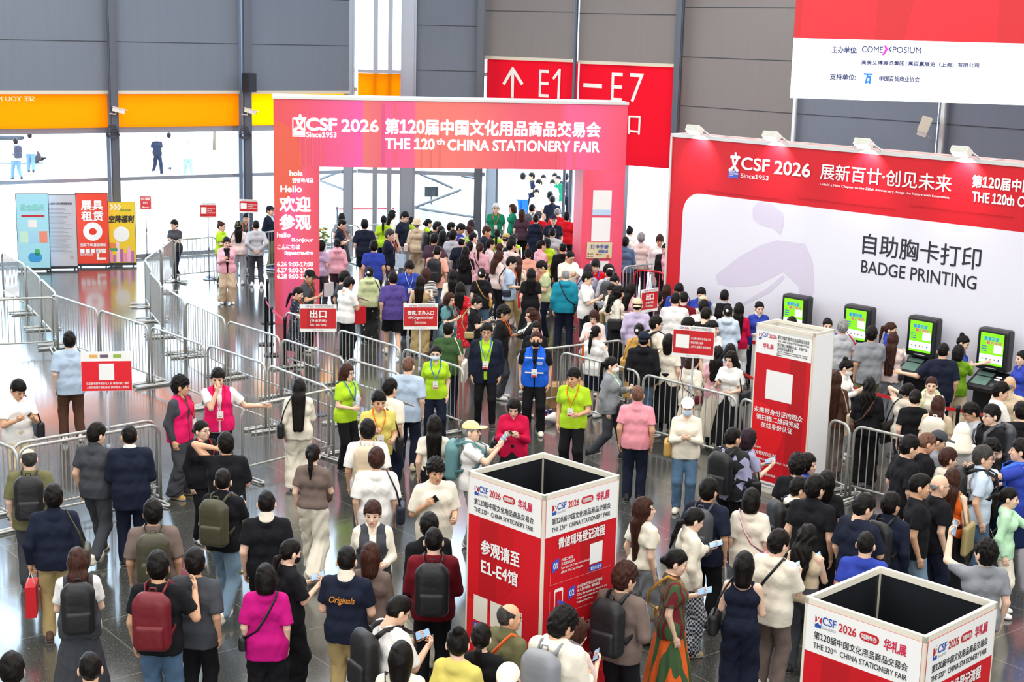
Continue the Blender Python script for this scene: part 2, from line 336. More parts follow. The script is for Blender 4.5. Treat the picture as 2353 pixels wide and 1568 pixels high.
# ---- hair templates (head space)
HAIRS = {}
def hair(kind, lod):
    k = (kind, lod)
    if k in HAIRS: return HAIRS[k]
    def shell(g, gt=0.0):
        q = ell((0, 0.011, 0.022), (0.077 + g, 0.1 + g, 0.104 + g + gt))
        def f(x, y, z): return q(x, y, z) + 0.0028 * np.sin(62 * x + 3 * np.sin(40 * z)) * np.sin(58 * y + 20 * z)
        f.box = q.box; return f
    def line(f, n, c):                   # keeps n.p > c
        n = np.array(n, float); n /= np.linalg.norm(n)
        def g(x, y, z): return np.maximum(f(x, y, z), np.minimum(c - (n[0] * x + n[1] * y + n[2] * z), np.maximum(zb - z, y - 0.02)))
        zb = bang; g.box = f.box; return g
    def face(f, x=0.062, y=-0.04, z=0.05):   # leaves the face free
        def g(X, Y, Z): return np.maximum(f(X, Y, Z), -np.maximum(np.maximum(np.abs(X) - x, Y - y), Z - z))
        g.box = f.box; return g
    s = 0.0072 if lod == 0 else 0.011
    bang = {'short': .05, 'messy': .036, 'crew': .07, 'flat': .064, 'bald': 9, 'bare': 9}.get(kind, .058)
    if kind == 'short': f = line(shell(0.016, 0.01), (0, 0.74, 0.67), -0.016)
    elif kind == 'messy':
        f0 = line(shell(0.021, 0.014), (0, 0.74, 0.67), -0.026)
        def f(x, y, z): return f0(x, y, z) + 0.006 * np.sin(x * 110) * np.sin(y * 95 + 1) * np.cos(z * 80)
        f.box = f0.box
    elif kind == 'crew': f = line(shell(0.006, .003), (0, 0.74, 0.67), -0.012)
    elif kind == 'flat': f = line(union([shell(0.004), ell((0, -0.01, 0.075), (0.066, 0.085, 0.062))], 0.02), (0, 0.74, 0.67), -0.012)
    elif kind == 'bald':
        f = line(shell(0.004), (0, 0.8, 0.6), 0.0); f = cutp(f, (0, 0.02, 0.07), (0, -0.45, 0.9))
    elif kind == 'bare': f = line(shell(0.0015), (0, 0.85, 0.5), 0.04); f = cutp(f, (0, 0.0, 0.02), (0, 0, 1))
    elif kind in ('bob', 'mid'):
        L = -0.13 if kind == 'bob' else -0.2
        f = union([shell(0.016, 0.004), cone((0, 0.035, -0.02), (0, 0.045, L + 0.06), 0.098, 0.092 if kind == 'bob' else 0.08)], 0.03); f = cutp(f, (0, 0, L), (0, 0, -1)); f = face(f, 0.058, -0.028, 0.058)
        f = cutp(f, (0, -0.088, 0), (0, -1, 0)) if False else f
    elif kind in ('long', 'wavy', 'vlong'):
        L = {'long': -0.36, 'wavy': -0.38, 'vlong': -0.56}[kind]; w = 0.108 if kind == 'wavy' else 0.088
        f0 = union([shell(0.014, 0.004), cone((0, 0.035, -0.02), (0, 0.06, -0.14), 0.092, 0.08), cone((-0.045, 0.1, -0.12), (-0.035, 0.115, L), w * 0.62, w * 0.42), cone((0.045, 0.1, -0.12), (0.035, 0.115, L), w * 0.62, w * 0.42)], 0.04)
        f0 = face(f0, 0.058, -0.025, 0.058)
        def f(x, y, z): return f0(x, y, z) + (0.006 if kind == 'wavy' else 0.0025) * np.sin(x * 90 + np.sin(z * 22) * (3 if kind == 'wavy' else 0.5))
        f.box = f0.box
    elif kind in ('pony', 'lpony', 'hpony'):
        z0 = {'pony': 0.03, 'lpony': -0.045, 'hpony': 0.075}[kind]; f = line(shell(0.009), (0, 0.72, 0.69), -0.012)
        f = union([f, cone((0, 0.098, z0), (0, 0.138, z0 - 0.03), 0.022, 0.03), cone((0, 0.138, z0 - 0.03), (0, 0.14, z0 - 0.17), 0.032, 0.026), cone((0, 0.14, z0 - 0.17), (0, 0.13, z0 - 0.30), 0.026, 0.01)], 0.015)
    elif kind in ('bun', 'lbun'):
        f = line(shell(0.009), (0, 0.72, 0.69), -0.012); f = union([f, ell((0, 0.075 if kind == 'bun' else 0.118, 0.12 if kind == 'bun' else -0.01), (0.042, 0.04, 0.038))], 0.012)
    if kind in ('short', 'messy', 'crew', 'flat', 'pony', 'lpony', 'hpony', 'bun', 'lbun', 'bald'):
        fe = f; e1 = [ell((sx * 0.09, 0.012, -0.014), (0.034, 0.026, 0.04)) for sx in (1, -1)]
        def f(x, y, z): return np.maximum(fe(x, y, z), -np.minimum(e1[0](x, y, z), e1[1](x, y, z)))
        f.box = fe.box
    V, Q = solid(f, s); HAIRS[k] = vmesh(kind + '_hair', V, Q, mat('blk')); return HAIRS[k]
# ---- headwear templates
HATS = {}
def hat(kind):
    if kind in HATS: return HATS[kind]
    dome = ell((0, 0.008, 0.03), (0.094, 0.116, 0.112)); low = cutp(dome, (0, 0, 0.03), (0, 0.12, -1))
    if kind == 'cap':
        low = cutp(dome, (0, 0, 0.046), (0, 0.06, -1)); br = ell((0, -0.125, 0.056), (0.074, 0.082, 0.011)); f = union([low, cutp(br, (0, -0.07, 0), (0, 1, 0))], 0.008)
    elif kind == 'back_cap':
        br = ell((0, 0.13, 0.012), (0.07, 0.07, 0.011)); f = union([low, br], 0.008)
    elif kind == 'bucket':
        f = union([low, cutp(cone((0, 0.005, 0.06), (0, 0.005, -0.02), 0.1, 0.16), (0, 0, 0.0), (0, 0, -1))], 0.02); f = cutp(f, (0, -0.05, 0.0), (0, -0.3, -1))
    else:                                # sun hood with a neck cape
        f0 = union([dome, cone((0, 0.05, 0.0), (0, 0.085, -0.2), 0.1, 0.17)], 0.03); f = cutp(f0, (0, 0, -0.21), (0, 0, -1))
        f1 = f; f = cutp(f1, (0, -0.05, -0.1), (0, -1, -0.45))
    V, Q = solid(f, 0.009); HATS[kind] = vmesh(kind, V, Q, mat('blk')); return HATS[kind]
# ---- small worn things in head space
def head_bits(kind):
    k = 'bit_' + kind
    if k in HATS: return HATS[k]
    if kind == 'mask':
        f = ell((0, -0.046, -0.046), (0.069, 0.075, 0.056)); f = cutp(f, (0, -0.02, 0), (0, 1, 0)); V, Q = solid(f, 0.008); me = vmesh('face_mask', V, Q, mat('blk'))
    elif kind == 'glasses':
        mb = MB()
        for sx in (1, -1):
            mb.tube([(sx * (0.033 + 0.022 * math.cos(t)), -0.104 + 0.012 * abs(math.cos(t)) * 0.3, 0.004 + 0.017 * math.sin(t)) for t in np.linspace(0, 2 * math.pi, 13)], 0.0022, 5)
            mb.tube([(sx * 0.055, -0.1, 0.008), (sx * 0.078, -0.05, 0.01), (sx * 0.082, 0.015, 0.004)], 0.002, 5)
        mb.tube([(-0.011, -0.105, 0.008), (0.011, -0.105, 0.008)], 0.002, 5); me = mb.mesh('glasses', mat('dgy'))
    elif kind == 'clip':
        mb = MB(); mb.lathe([(0.0, 0), (0.022, 0.004), (0.026, 0.012), (0.012, 0.02), (0.0, 0.021)], (0, 0, 0), 10); me = mb.mesh('hair_clip', mat('wht', 0.3))
    HATS[k] = me; return me
_shoe = None
def shoemesh(lod=0):
    global _shoe
    if _shoe is None:
        f = union([cone((0, 0.05, 0.045), (0, -0.12, 0.03), 0.043, 0.042), cone((0, 0.05, 0.05), (0, 0.03, 0.1), 0.04, 0.044), cone((0, -0.06, 0.03), (0, -0.15, 0.028), 0.046, 0.036)], 0.02)
        V, Q = solid(cutp(f, (0, 0, 0.006), (0, 0, -1)), 0.012); _shoe = vmesh('shoe', V, Q, [mat('wht'), mat('wht', 0.6)])
        me = _shoe; z = np.array([p.center.z for p in me.polygons]); me.polygons.foreach_set('material_index', (z < 0.022).astype(np.int32))
    return _shoe

# ---- poses: wrist relative to the shoulder (out, forward, up), elbow direction, hand, thumb direction
ARM = {'d': ((.05, .02, -.525), (.3, .6, -.2), 'relax', None), 'g': ((.09, .02, -.52), (.4, .6, -.2), 'grip', None),
       'p': ((-.07, .30, -.17), (.45, .25, -1), 'grip', 'out'), 'q': ((-.13, .27, -.20), (.6, .2, -1), 'grip', 'out'), 'w': ((-.03, .27, -.30), (.4, .4, -1), 'grip', 'up'),
       'u': ((-.02, .40, .06), (.5, 0, -1), 'grip', 'up'), 'U': ((.06, .40, .26), (.6, 0, -1), 'grip', 'up'), 'f': ((-.14, .20, .06), (.5, .1, -1), 'relax', 'up'),
       'b': ((-.05, -.03, .19), (1, -.35, .15), 'flat', 'up'), 'h': ((.02, .02, -.36), (1, .5, -.1), 'relax', None), 's': ((.43, .12, -.20), (.2, .3, -1), 'flat', 'up'),
       'x': ((-.02, .48, -.10), (.3, 0, -1), 'relax', 'up'), 'X': ((.16, .50, .02), (.3, 0, -1), 'flat', 'up'), 'c': ((-.24, .19, -.22), (.7, .3, -1), 'relax', 'up'),
       'k': ((-.10, -.14, -.42), (.8, .6, -.3), 'relax', None), 't': ((-.02, .16, -.13), (.35, .2, -1), 'grip', 'up'), 'a': ((.16, .30, -.26), (.4, .4, -1), 'flat', 'up'), 'e': ((.10, .20, -.06), (.5, .1, -1), 'relax', 'up'), 'r': ((.1, .30, .10), (.6, 0, -1), 'flat', 'up')}
BODY = {}
def ik(Sh, T, a, b, pole):
    d = T - Sh; L = np.linalg.norm(d); L = min(L, (a + b) * 0.998); n = d / np.linalg.norm(d); T = Sh + n * L
    x = (a * a - b * b + L * L) / (2 * L); h = math.sqrt(max(a * a - x * x, 0)); p = pole - n * (pole @ n); p /= np.linalg.norm(p) + 1e-9
    return Sh + n * x + p * h, T
def skeleton(fem, arms, legs, g, lean):
    sw = 0.152 if fem else 0.175; J = {'sw': sw, 'g': g, 'fem': fem}
    ty = lambda z: -max(z - 0.95, 0) * math.tan(math.radians(lean))          # the trunk leans forward from the hips
    J['ty'] = ty
    for sx, key in ((1, arms[0]), (-1, arms[1])):
        t, pole, hk, th = ARM[key]; Sh = np.array([sx * sw, ty(1.37) + 0.005, 1.362]); T = Sh + np.array([sx * t[0], -t[1], t[2]]) * 0.97
        E, T = ik(Sh, T, 0.285, 0.25, np.array([sx * pole[0], pole[1], pole[2]])); J[sx] = (Sh, E, T, hk, th)
    step = {'s': (0, 0), 'w': (0.25, -0.25), 'v': (-0.22, 0.24), 'o': (0.03, -0.05), 'm': (-0.1, 0.1)}[legs]; wd = 0.12 if legs == 'o' else 0.095
    hz = 0.885 - (0.025 if legs in 'wv' else 0)
    for sx, fw in ((1, step[0]), (-1, step[1])):
        Hp = np.array([sx * 0.085, 0, hz]); A = np.array([sx * wd, -fw, 0.085 + (0.05 if fw < -0.15 else 0)]); K, A = ik(Hp, A, 0.415, 0.405, np.array([sx * 0.1, -1, 0]))
        J['L%d' % sx] = (Hp, K, A, fw)
    return J
def trunk(J, e, top=1.40, bot=0.9):      # trunk shapes inflated by e
    g = J['g']; fem = J['fem']; ty = J['ty']; sw = J['sw']
    z = 1.25; fs = [cone((-0.085, ty(z) + 0.0, z), (0.085, ty(z), z), (0.105 if not fem else 0.098) * (0.6 + 0.4 * g) + e, (0.105 if not fem else 0.098) * (0.6 + 0.4 * g) + e)]
    z = 1.08; r = (0.100 if not fem else 0.088) * g + e; fs.append(cone((-0.06, ty(z) - 0.012 * (g - 1), z), (0.06, ty(z), z), r, r))
    z = 0.93; r = (0.105 if not fem else 0.112) * (0.5 + 0.5 * g) + e; fs.append(cone((-0.07, 0.012, z), (0.07, 0.012, z), r, r))
    fs += [cone((sx * 0.02, ty(1.4) + 0.014, 1.405), (sx * (sw - 0.012), ty(1.36) + 0.008, 1.362), 0.052 + e * 0.6, 0.044 + e * 0.7) for sx in (1, -1)]
    z = 1.41; fs.append(cone((0, ty(z) + 0.02, z), (0, ty(1.47) + 0.022, 1.462), 0.072 + e * 0.75, 0.05 + e * 0.35))
    if fem: fs += [ell((sx * 0.07, ty(1.25) - 0.075, 1.245), (0.058 + e, 0.052 + e, 0.055 + e)) for sx in (1, -1)]
    return fs
def armshapes(J, e0, e1, frac):          # sleeve or arm up to a share of its length
    out = []
    for sx in (1, -1):
        Sh, E, T = J[sx][:3]; g = 0.75 + 0.25 * J['g']; k = 0.9 if J['fem'] else 1.0
        r0, r1, r2 = 0.052 * k * g, 0.040 * k * g, 0.027 * k
        if frac >= 1: out += [cone(Sh, E, r0 + e0, r1 + e1), cone(E, T, r1 + e1, r2 + e1 * 0.8)]
        elif frac > 0.5:
            t = (frac - 0.5) * 2; P = E + (T - E) * t; out += [cone(Sh, E, r0 + e0, r1 + e1), cutp(cone(E, T, r1 + e1, r2 + e1), P, T - E)]
        elif frac > 0:
            t = frac * 2; P = Sh + (E - Sh) * t; out.append(cutp(cone(Sh, E, r0 + e0, r1 + e1 * 1.3), P, E - Sh))
    return out
def legshapes(J, e0, e1, e2, zc=None):
    out = []
    for sx in (1, -1):
        Hp, K, A = J['L%d' % sx][:3]; g = 0.6 + 0.4 * J['g']
        out += [cone(Hp, K, 0.083 * g + e0, 0.054 + e1), cone(K, A, 0.054 + e1, 0.040 + e2)]
    return out
def basis(d, t):
    z = -d / np.linalg.norm(d); y = -(t - z * (t @ z)); y /= np.linalg.norm(y) + 1e-9; return np.stack([np.cross(y, z), y, z], 1)
def headM(J, hy, hp):                    # matrix of the head space in the nominal body
    b = J['ty'](1.45); R = Matrix.Rotation(math.radians(hy), 4, 'Z') @ Matrix.Rotation(math.radians(hp), 4, 'X')
    piv = Vector((0, b + 0.02, 1.47)); return Matrix.Translation(piv) @ R @ Matrix.Translation((0, -0.02, 0.108)) @ Matrix.Scale(1.09, 4)
def bodymesh(J, key, hy, hp, lod, sk):
    k = key + (hy, hp, lod, sk)
    if k in BODY: return BODY[k]
    s = 0.017 if lod == 0 else 0.026
    limbs = union(trunk(J, -0.008), 0.06); arms = union(armshapes(J, 0, 0, 1.0), 0.012); legs = union(legshapes(J, 0, 0, 0), 0.03)
    f = union([limbs, legs, arms], 0.025); parts = [solid(f, s) + (0,)]
    V, Q, M = head(J['fem'], lod); H = np.array(headM(J, hy, hp)); V = V @ H[:3, :3].T + H[:3, 3]
    out = [(parts[0][0], parts[0][1], 0)] + [(V, Q[M == m], m) for m in (0,)] 
    hv, hq, hm = V, Q, M
    for sx in (1, -1):
        Sh, E, T, hk, th = J[sx]; d = T - E; t = {'out': np.array([sx * 0.8, -0.2, 0.7]), 'up': np.array([0, -0.3, 1.0]), None: np.array([-sx * 0.3, -1, 0.0])}[th]
        v, q = hand(hk, lod); v = v.copy()
        if sx < 0: v[:, 0] *= -1; q = q[:, ::-1]
        B = basis(d, t); out.append((v @ B.T + T, q, 0))
    body = [out[0]] + out[2:]; Vb, Qb, Mb = joinvq([(hv, hq, 0)] + body); Mb[:len(hm)] = hm
    me = vmesh('person', Vb, Qb, [SKIN[sk], EYE, LIP], True, Mb); BODY[k] = me; return me
GARM = {}
def garment(kind, J, key, lod):
    k = (kind, key, lod)
    if k in GARM: return GARM[k]
    s = 0.0138 if lod == 0 else 0.022; fem = J['fem']; ku = 0.05; ty = J['ty']
    if kind in ('tee', 'polo', 'loose', 'ls', 'shirt', 'hoodie', 'knit', 'sweat', 'tank', 'crop', 'scrub'):
        e = {'tee': .022, 'polo': .02, 'loose': .031, 'ls': .022, 'shirt': .026, 'hoodie': .036, 'knit': .024, 'sweat': .03, 'tank': .014, 'crop': .018, 'scrub': .03}[kind]
        fr = {'tee': .36, 'polo': .36, 'loose': .44, 'knit': .34, 'tank': 0, 'crop': .3, 'scrub': .4}.get(kind, 0.97); hem = {'loose': .76, 'crop': .98, 'hoodie': .82, 'tank': .86, 'knit': .92, 'shirt': .82}.get(kind, .81)
        b = union(trunk(J, e), ku)
        if kind not in ('crop', 'knit'):
            r = 0.112 + e * 0.9; b = union([b, cone((-0.07, 0.012, 0.93), (-0.068, 0.012, hem), r, r + .005), cone((0.07, 0.012, 0.93), (0.068, 0.012, hem), r, r + .005)], 0.05)
        f = union([b] + armshapes(J, e * 0.75, e * (1.0 if fr < .6 else 0.7), fr), 0.025) if fr else b
        if kind == 'tank': f = union(trunk(J, e)[:3] + trunk(J, e)[6:] , ku); f = union([f, cone((-0.085, ty(1.3) + .02, 1.3), (-0.09, ty(1.4) + .02, 1.42), .06, .03), cone((0.085, ty(1.3) + .02, 1.3), (0.09, ty(1.4) + .02, 1.42), .06, .03)], 0.03)
        f = cutp(f, (0, 0, hem), (0, 0, -1)); f = cutp(f, (0, ty(1.45), 1.452 if kind != 'tank' else 1.43), (0, -0.25, 1))
        if kind in ('polo', 'shirt', 'scrub'):
            col = cutp(cone((0, ty(1.44) + .018, 1.42), (0, ty(1.48) + .022, 1.482), 0.083, 0.068), (0, ty(1.47) - .03, 1.465), (0, -0.55, 1)); f1 = union([f, col], 0.008)
            def f(x, y, z): return np.maximum(f1(x, y, z), -np.maximum(np.maximum(np.abs(x) - 0.55 * (z - 1.375), y - ty(1.42) + 0.03), 1.378 - z))
            f.box = f1.box
        if kind == 'hoodie': f = union([f, cone((-0.05, ty(1.42) + .10, 1.41), (0.05, ty(1.42) + .10, 1.41), .052, .052), cone((-.075, ty(1.45) + .03, 1.45), (.075, ty(1.45) + .03, 1.45), .045, .045)], 0.03)
    elif kind in ('vest', 'jacket', 'cardigan', 'suit'):
        e = {'vest': .034, 'jacket': .042, 'cardigan': .036, 'suit': .034}[kind]; hem = {'vest': .82, 'jacket': .80, 'cardigan': .74, 'suit': .72}[kind]; r = 0.115 + e
        b = union(trunk(J, e) + [cone((-0.07, 0.012, 0.93), (-0.07, 0.012, hem), r, r), cone((0.07, 0.012, 0.93), (0.07, 0.012, hem), r, r)], ku)
        f0 = b if kind == 'vest' else union([b] + armshapes(J, .03, .024, .97), 0.025)
        f0 = cutp(f0, (0, 0, hem), (0, 0, -1)); f0 = cutp(f0, (0, ty(1.45), 1.455), (0, -0.25, 1))
        gap = {'vest': .028, 'jacket': .05, 'cardigan': .075, 'suit': .03}[kind]
        if kind == 'vest':
            f1 = f0
            def f0(x, y, z): return np.maximum(f1(x, y, z), np.abs(x) - J['sw'] + 0.004 - 0.06 * np.clip((1.24 - z) / 0.12, 0, 1))
            f0.box = f1.box
        def f(x, y, z): return np.maximum(f0(x, y, z), -np.maximum(np.abs(x) - gap * (0.35 + 1.2 * np.clip((z - 0.95) / 0.5, 0, 1)), y + 0.03 - ty(1.2) * 0))
        f.box = f0.box
    elif kind in ('trousers', 'wide', 'slim', 'shorts', 'mini', 'skirt', 'midi'):
        waist = union([cone((-0.065, 0.01, 0.93), (0.065, 0.01, 0.93), .122 * (0.5 + .5 * J['g']), .122 * (0.5 + .5 * J['g'])), cone((-0.06, 0.005, 1.0), (0.06, 0.005, 1.0), .104 * J['g'], .104 * J['g'])], .05)
        if kind in ('trousers', 'wide', 'slim', 'shorts'):
            e = {'trousers': (.022, .024, .03), 'wide': (.032, .05, .075), 'slim': (.014, .012, .014), 'shorts': (.035, .055, .05)}[kind]
            f = union([waist] + legshapes(J, *e), 0.03)
            if kind == 'shorts': f = cutp(f, (0, 0, 0.5), (0, 0, -1))
            else: f = cutp(f, (0, 0, 0.045), (0, 0, -1))
        else:
            zb, rb = {'mini': (.55, .20), 'skirt': (.16, .30), 'midi': (.32, .27)}[kind]; g0 = cone((0, 0.01, 0.98), (0, 0.0, zb - .02), .15, rb)
            def g(x, y, z):
                a = np.arctan2(y, x); return g0(x, y * 1.12, z) + 0.012 * np.sin(a * 14) * np.clip((0.9 - z) / 0.4, 0, 1)
            g.box = g0.box; f = cutp(cutp(union([waist, g], .03), (0, 0, zb), (0, 0, -1)), (0, 0, 1.04), (0, 0, 1))
        f = cutp(f, (0, 0, 1.05), (0, 0, 1))
    elif kind == 'dress':
        b = union(trunk(J, .022), ku); g = cone((0, 0.0, 1.02), (0, 0, .36), .13, .25); f = union([b, g], .06); f = union([f] + armshapes(J, .016, .024, .34), .025)
        f = cutp(cutp(f, (0, 0, .36), (0, 0, -1)), (0, ty(1.45), 1.45), (0, -.25, 1))
    amp = {'slim': .002, 'knit': .002, 'wide': .006, 'skirt': .002}.get(kind, .0026)
    def h(x, y, z):                      # folds: soft swell plus narrow creases
        q = np.clip((1.42 - z) * 9, 0, 1); s1 = np.sin(15 * z + 9 * np.abs(x) + 3 * np.sin(7 * x + 6 * y) + 4 * y); s2 = np.sin(21 * z - 17 * x + 3 * np.sin(9 * z) + 11 * y + 1.3)
        return f(x, y, z) + amp * q * (np.sin(27 * z + 13 * x + 4 * np.sin(11 * x + 9 * y)) + 2.4 * np.exp(-7 * s1 * s1) * np.clip(np.sin(5 * z + 9 * x + 2), 0, 1) - 2.0 * np.exp(-8 * s2 * s2) * np.clip(np.sin(6 * z - 8 * x), 0, 1))
    h.box = f.box; V, Q = solid(h, s); GARM[k] = vmesh(kind, V, Q, mat('wht')); return GARM[k]
# ================================================================ rounded boxes, straps, shared templates
def rbox(lo, hi, r):                     # rounded box as an implicit shape
    lo = np.array(lo, float); hi = np.array(hi, float); c = (lo + hi) / 2; h = (hi - lo) / 2 - r
    def f(x, y, z):
        qx, qy, qz = np.abs(x - c[0]) - h[0], np.abs(y - c[1]) - h[1], np.abs(z - c[2]) - h[2]
        return np.sqrt(np.maximum(qx, 0) ** 2 + np.maximum(qy, 0) ** 2 + np.maximum(qz, 0) ** 2) + np.minimum(np.maximum(qx, np.maximum(qy, qz)), 0) - r
    f.box = (lo, hi); return f
TPL = {}
def tpl(key, make):
    if key not in TPL: TPL[key] = make()
    return TPL[key]
def sdfmesh(name, f, s):
    V, Q = solid(f, s); return vmesh(name, V, Q, mat('blk'))
def tubemesh(name, pts, r, seg=6, flat=None):
    mb = MB(); mb.tube(pts, r, seg); return mb.mesh(name, mat('blk'), True)
def strapmesh(name, pts, w=0.02, t=0.006):
    mb = MB(); P = [np.array(p, float) for p in pts]; n = len(P); V = []
    for i in range(n):
        d = P[min(i + 1, n - 1)] - P[max(i - 1, 0)]; d /= np.linalg.norm(d) + 1e-9
        o = np.array([P[i][0], P[i][1] * 1.0, 0]); o[2] = 0.0; nn = o / (np.linalg.norm(o) + 1e-9)
        if abs(P[i][2] - 1.46) < 0.05: nn = np.array([0, 0, 1.0])
        sd = np.cross(d, nn); sd /= np.linalg.norm(sd) + 1e-9
        V += [P[i] + sd * w - nn * t, P[i] + sd * w + nn * t, P[i] - sd * w + nn * t, P[i] - sd * w - nn * t]
    Fc = [(i * 4 + k, i * 4 + (k + 1) % 4, (i + 1) * 4 + (k + 1) % 4, (i + 1) * 4 + k) for i in range(n - 1) for k in range(4)] + [(3, 2, 1, 0), tuple((n - 1) * 4 + k for k in range(4))]
    mb.add(V, Fc); return mb.mesh(name, mat('blk'), True)
# ================================================================ the setting
def floor_mat():
    m = bpy.data.materials.new('granite'); nt, b = nodes(m); L = nt.links
    tc = nt.nodes.new('ShaderNodeTexCoord'); mp = nt.nodes.new('ShaderNodeMapping'); mp.inputs['Rotation'].default_value = (0, 0, math.radians(52)); L.new(tc.outputs['Object'], mp.inputs['Vector'])
    n1 = nt.nodes.new('ShaderNodeTexNoise'); n1.inputs['Scale'].default_value = 60; n1.inputs['Detail'].default_value = 2; L.new(mp.outputs[0], n1.inputs['Vector'])
    r1 = nt.nodes.new('ShaderNodeValToRGB'); r1.color_ramp.elements[0].color = (0.022, 0.022, 0.02, 1); r1.color_ramp.elements[1].color = (0.085, 0.085, 0.075, 1); L.new(n1.outputs['Fac'], r1.inputs['Fac'])
    v = nt.nodes.new('ShaderNodeTexVoronoi'); v.inputs['Scale'].default_value = 62; L.new(mp.outputs[0], v.inputs['Vector'])
    sp = nt.nodes.new('ShaderNodeMath'); sp.operation = 'LESS_THAN'; sp.inputs[1].default_value = 0.15; L.new(v.outputs['Distance'], sp.inputs[0])
    mx = nt.nodes.new('ShaderNodeMixRGB'); mx.inputs['Color2'].default_value = (0.38, 0.38, 0.35, 1); L.new(sp.outputs[0], mx.inputs['Fac']); L.new(r1.outputs['Color'], mx.inputs['Color1'])
    br = nt.nodes.new('ShaderNodeTexBrick'); br.inputs['Scale'].default_value = 1.0; br.inputs['Mortar Size'].default_value = 0.008; br.inputs['Brick Width'].default_value = 1.5; br.inputs['Row Height'].default_value = 1.5; br.offset = 0.0
    br.inputs['Color1'].default_value = (0, 0, 0, 1); br.inputs['Color2'].default_value = (0, 0, 0, 1); br.inputs['Mortar'].default_value = (1, 1, 1, 1); L.new(mp.outputs[0], br.inputs['Vector'])
    m2 = nt.nodes.new('ShaderNodeMixRGB'); m2.inputs['Color2'].default_value = (0.16, 0.16, 0.14, 1); L.new(br.outputs['Color'], m2.inputs['Fac']); L.new(mx.outputs[0], m2.inputs['Color1']); L.new(m2.outputs[0], b.inputs['Base Color'])
    n2 = nt.nodes.new('ShaderNodeTexNoise'); n2.inputs['Scale'].default_value = 1.1; L.new(tc.outputs['Object'], n2.inputs['Vector'])
    mr = nt.nodes.new('ShaderNodeMapRange'); mr.inputs['To Min'].default_value = 0.11; mr.inputs['To Max'].default_value = 0.22; L.new(n2.outputs['Fac'], mr.inputs['Value']); L.new(mr.outputs[0], b.inputs['Roughness'])
    b.inputs['Specular IOR Level'].default_value = 1.0; b.inputs['Coat Weight'].default_value = 0.6; b.inputs['Coat Roughness'].default_value = 0.1; return m
def translucent(col, share, rough=0.8, name='film', lines=0.0):
    m = bpy.data.materials.new(name); nt, b = nodes(m); L = nt.links; c = lin(col); b.inputs['Base Color'].default_value = c; b.inputs['Roughness'].default_value = rough; b.inputs['Specular IOR Level'].default_value = 0.15
    t = nt.nodes.new('ShaderNodeBsdfTranslucent'); t.inputs['Color'].default_value = c; mx = nt.nodes.new('ShaderNodeMixShader'); mx.inputs[0].default_value = share
    L.new(b.outputs[0], mx.inputs[1]); L.new(t.outputs[0], mx.inputs[2]); L.new(mx.outputs[0], nt.nodes['Material Output'].inputs['Surface'])
    if lines:
        tc = nt.nodes.new('ShaderNodeTexCoord'); n = nt.nodes.new('ShaderNodeTexNoise'); mp = nt.nodes.new('ShaderNodeMapping'); mp.inputs['Scale'].default_value = (6, 6, 0.35); n.inputs['Scale'].default_value = 1.2; n.inputs['Detail'].default_value = 4
        L.new(tc.outputs['Object'], mp.inputs[0]); L.new(mp.outputs[0], n.inputs['Vector']); r = nt.nodes.new('ShaderNodeValToRGB'); r.color_ramp.elements[0].color = tuple(q * (1 - lines) for q in c[:3]) + (1,); r.color_ramp.elements[1].color = tuple(q * (1 + lines) for q in c[:3]) + (1,)
        L.new(n.outputs['Fac'], r.inputs['Fac']); L.new(r.outputs[0], b.inputs['Base Color']); L.new(r.outputs[0], t.inputs['Color'])
    return m
def glass_mat():
    m = bpy.data.materials.new('clear_glass'); nt, b = nodes(m); L = nt.links; t = nt.nodes.new('ShaderNodeBsdfTransparent'); t.inputs['Color'].default_value = (0.93, 0.97, 0.98, 1); g = nt.nodes.new('ShaderNodeBsdfGlossy'); g.inputs['Roughness'].default_value = 0.02
    mx = nt.nodes.new('ShaderNodeMixShader'); mx.inputs[0].default_value = 0.05; L.new(t.outputs[0], mx.inputs[1]); L.new(g.outputs[0], mx.inputs[2]); L.new(mx.outputs[0], nt.nodes['Material Output'].inputs['Surface']); return m
STEEL = mat('9aa0aa', 0.35, 0.6, name='grey_steel'); DSTEEL = mat('5d616a', 0.45, 0.4, name='dark_steel'); ALU = mat('d9d9d6', 0.4, 0.3, name='aluminium'); GLASS = glass_mat()
WALLW = mat('d6d6d2', 0.8, name='white_plaster')
A0 = np.array([-13.37, 39.73]); dL = np.array([6.22, 4.15]); dL /= np.linalg.norm(dL)
def onray(px, P, d):                     # where the sight line of a pixel column crosses a wall line (plan view, at the floor)
    r = ray(px, 560)[:2]; k = np.linalg.solve(np.array([r, -d]).T, P); return r * k[0]
cL = onray(820, A0, dL); sL = A0 - dL * 12.0
W1e = np.array([-0.95, 45.3]); W2e = np.array([4.95, 41.2]); W3e = np.array([14.5, 30.6])
WL, W1, W2, W3 = Plane(sL, cL), Plane(cL, W1e), Plane(W1e, W2e), Plane(W2e, W3e)
hall = [(-23, -12), (23, -12), (23, 22)] + [tuple(q) for q in (W3e, W2e, W1e, cL, sL)] + [(-23, 28)]
struct(MB().poly(hall, -0.3, 0.0).obj('floor', floor_mat()))
struct(MB().box((-160, -60, -0.6), (160, 260, -0.05)).obj('ground', mat('c9c7c0', 0.9, name='pale_paving')))
struct(MB().poly([(-26, -14), (26, -14), (26, 22), (16, 33), (5.6, 43), (-0.5, 47), (-5, 48), (-26, 34)], CEIL, CEIL + 0.3).obj('ceiling', WALLW))
struct(MB().box((-23.3, -12.3, 0), (23.3, -12, CEIL)).obj('wall_back', WALLW))
struct(MB().box((-23.3, -12, 0), (-23, 28, CEIL)).obj('wall_left', WALLW)); struct(MB().box((23, -12, 0), (23.3, 22, CEIL)).obj('wall_right', WALLW))
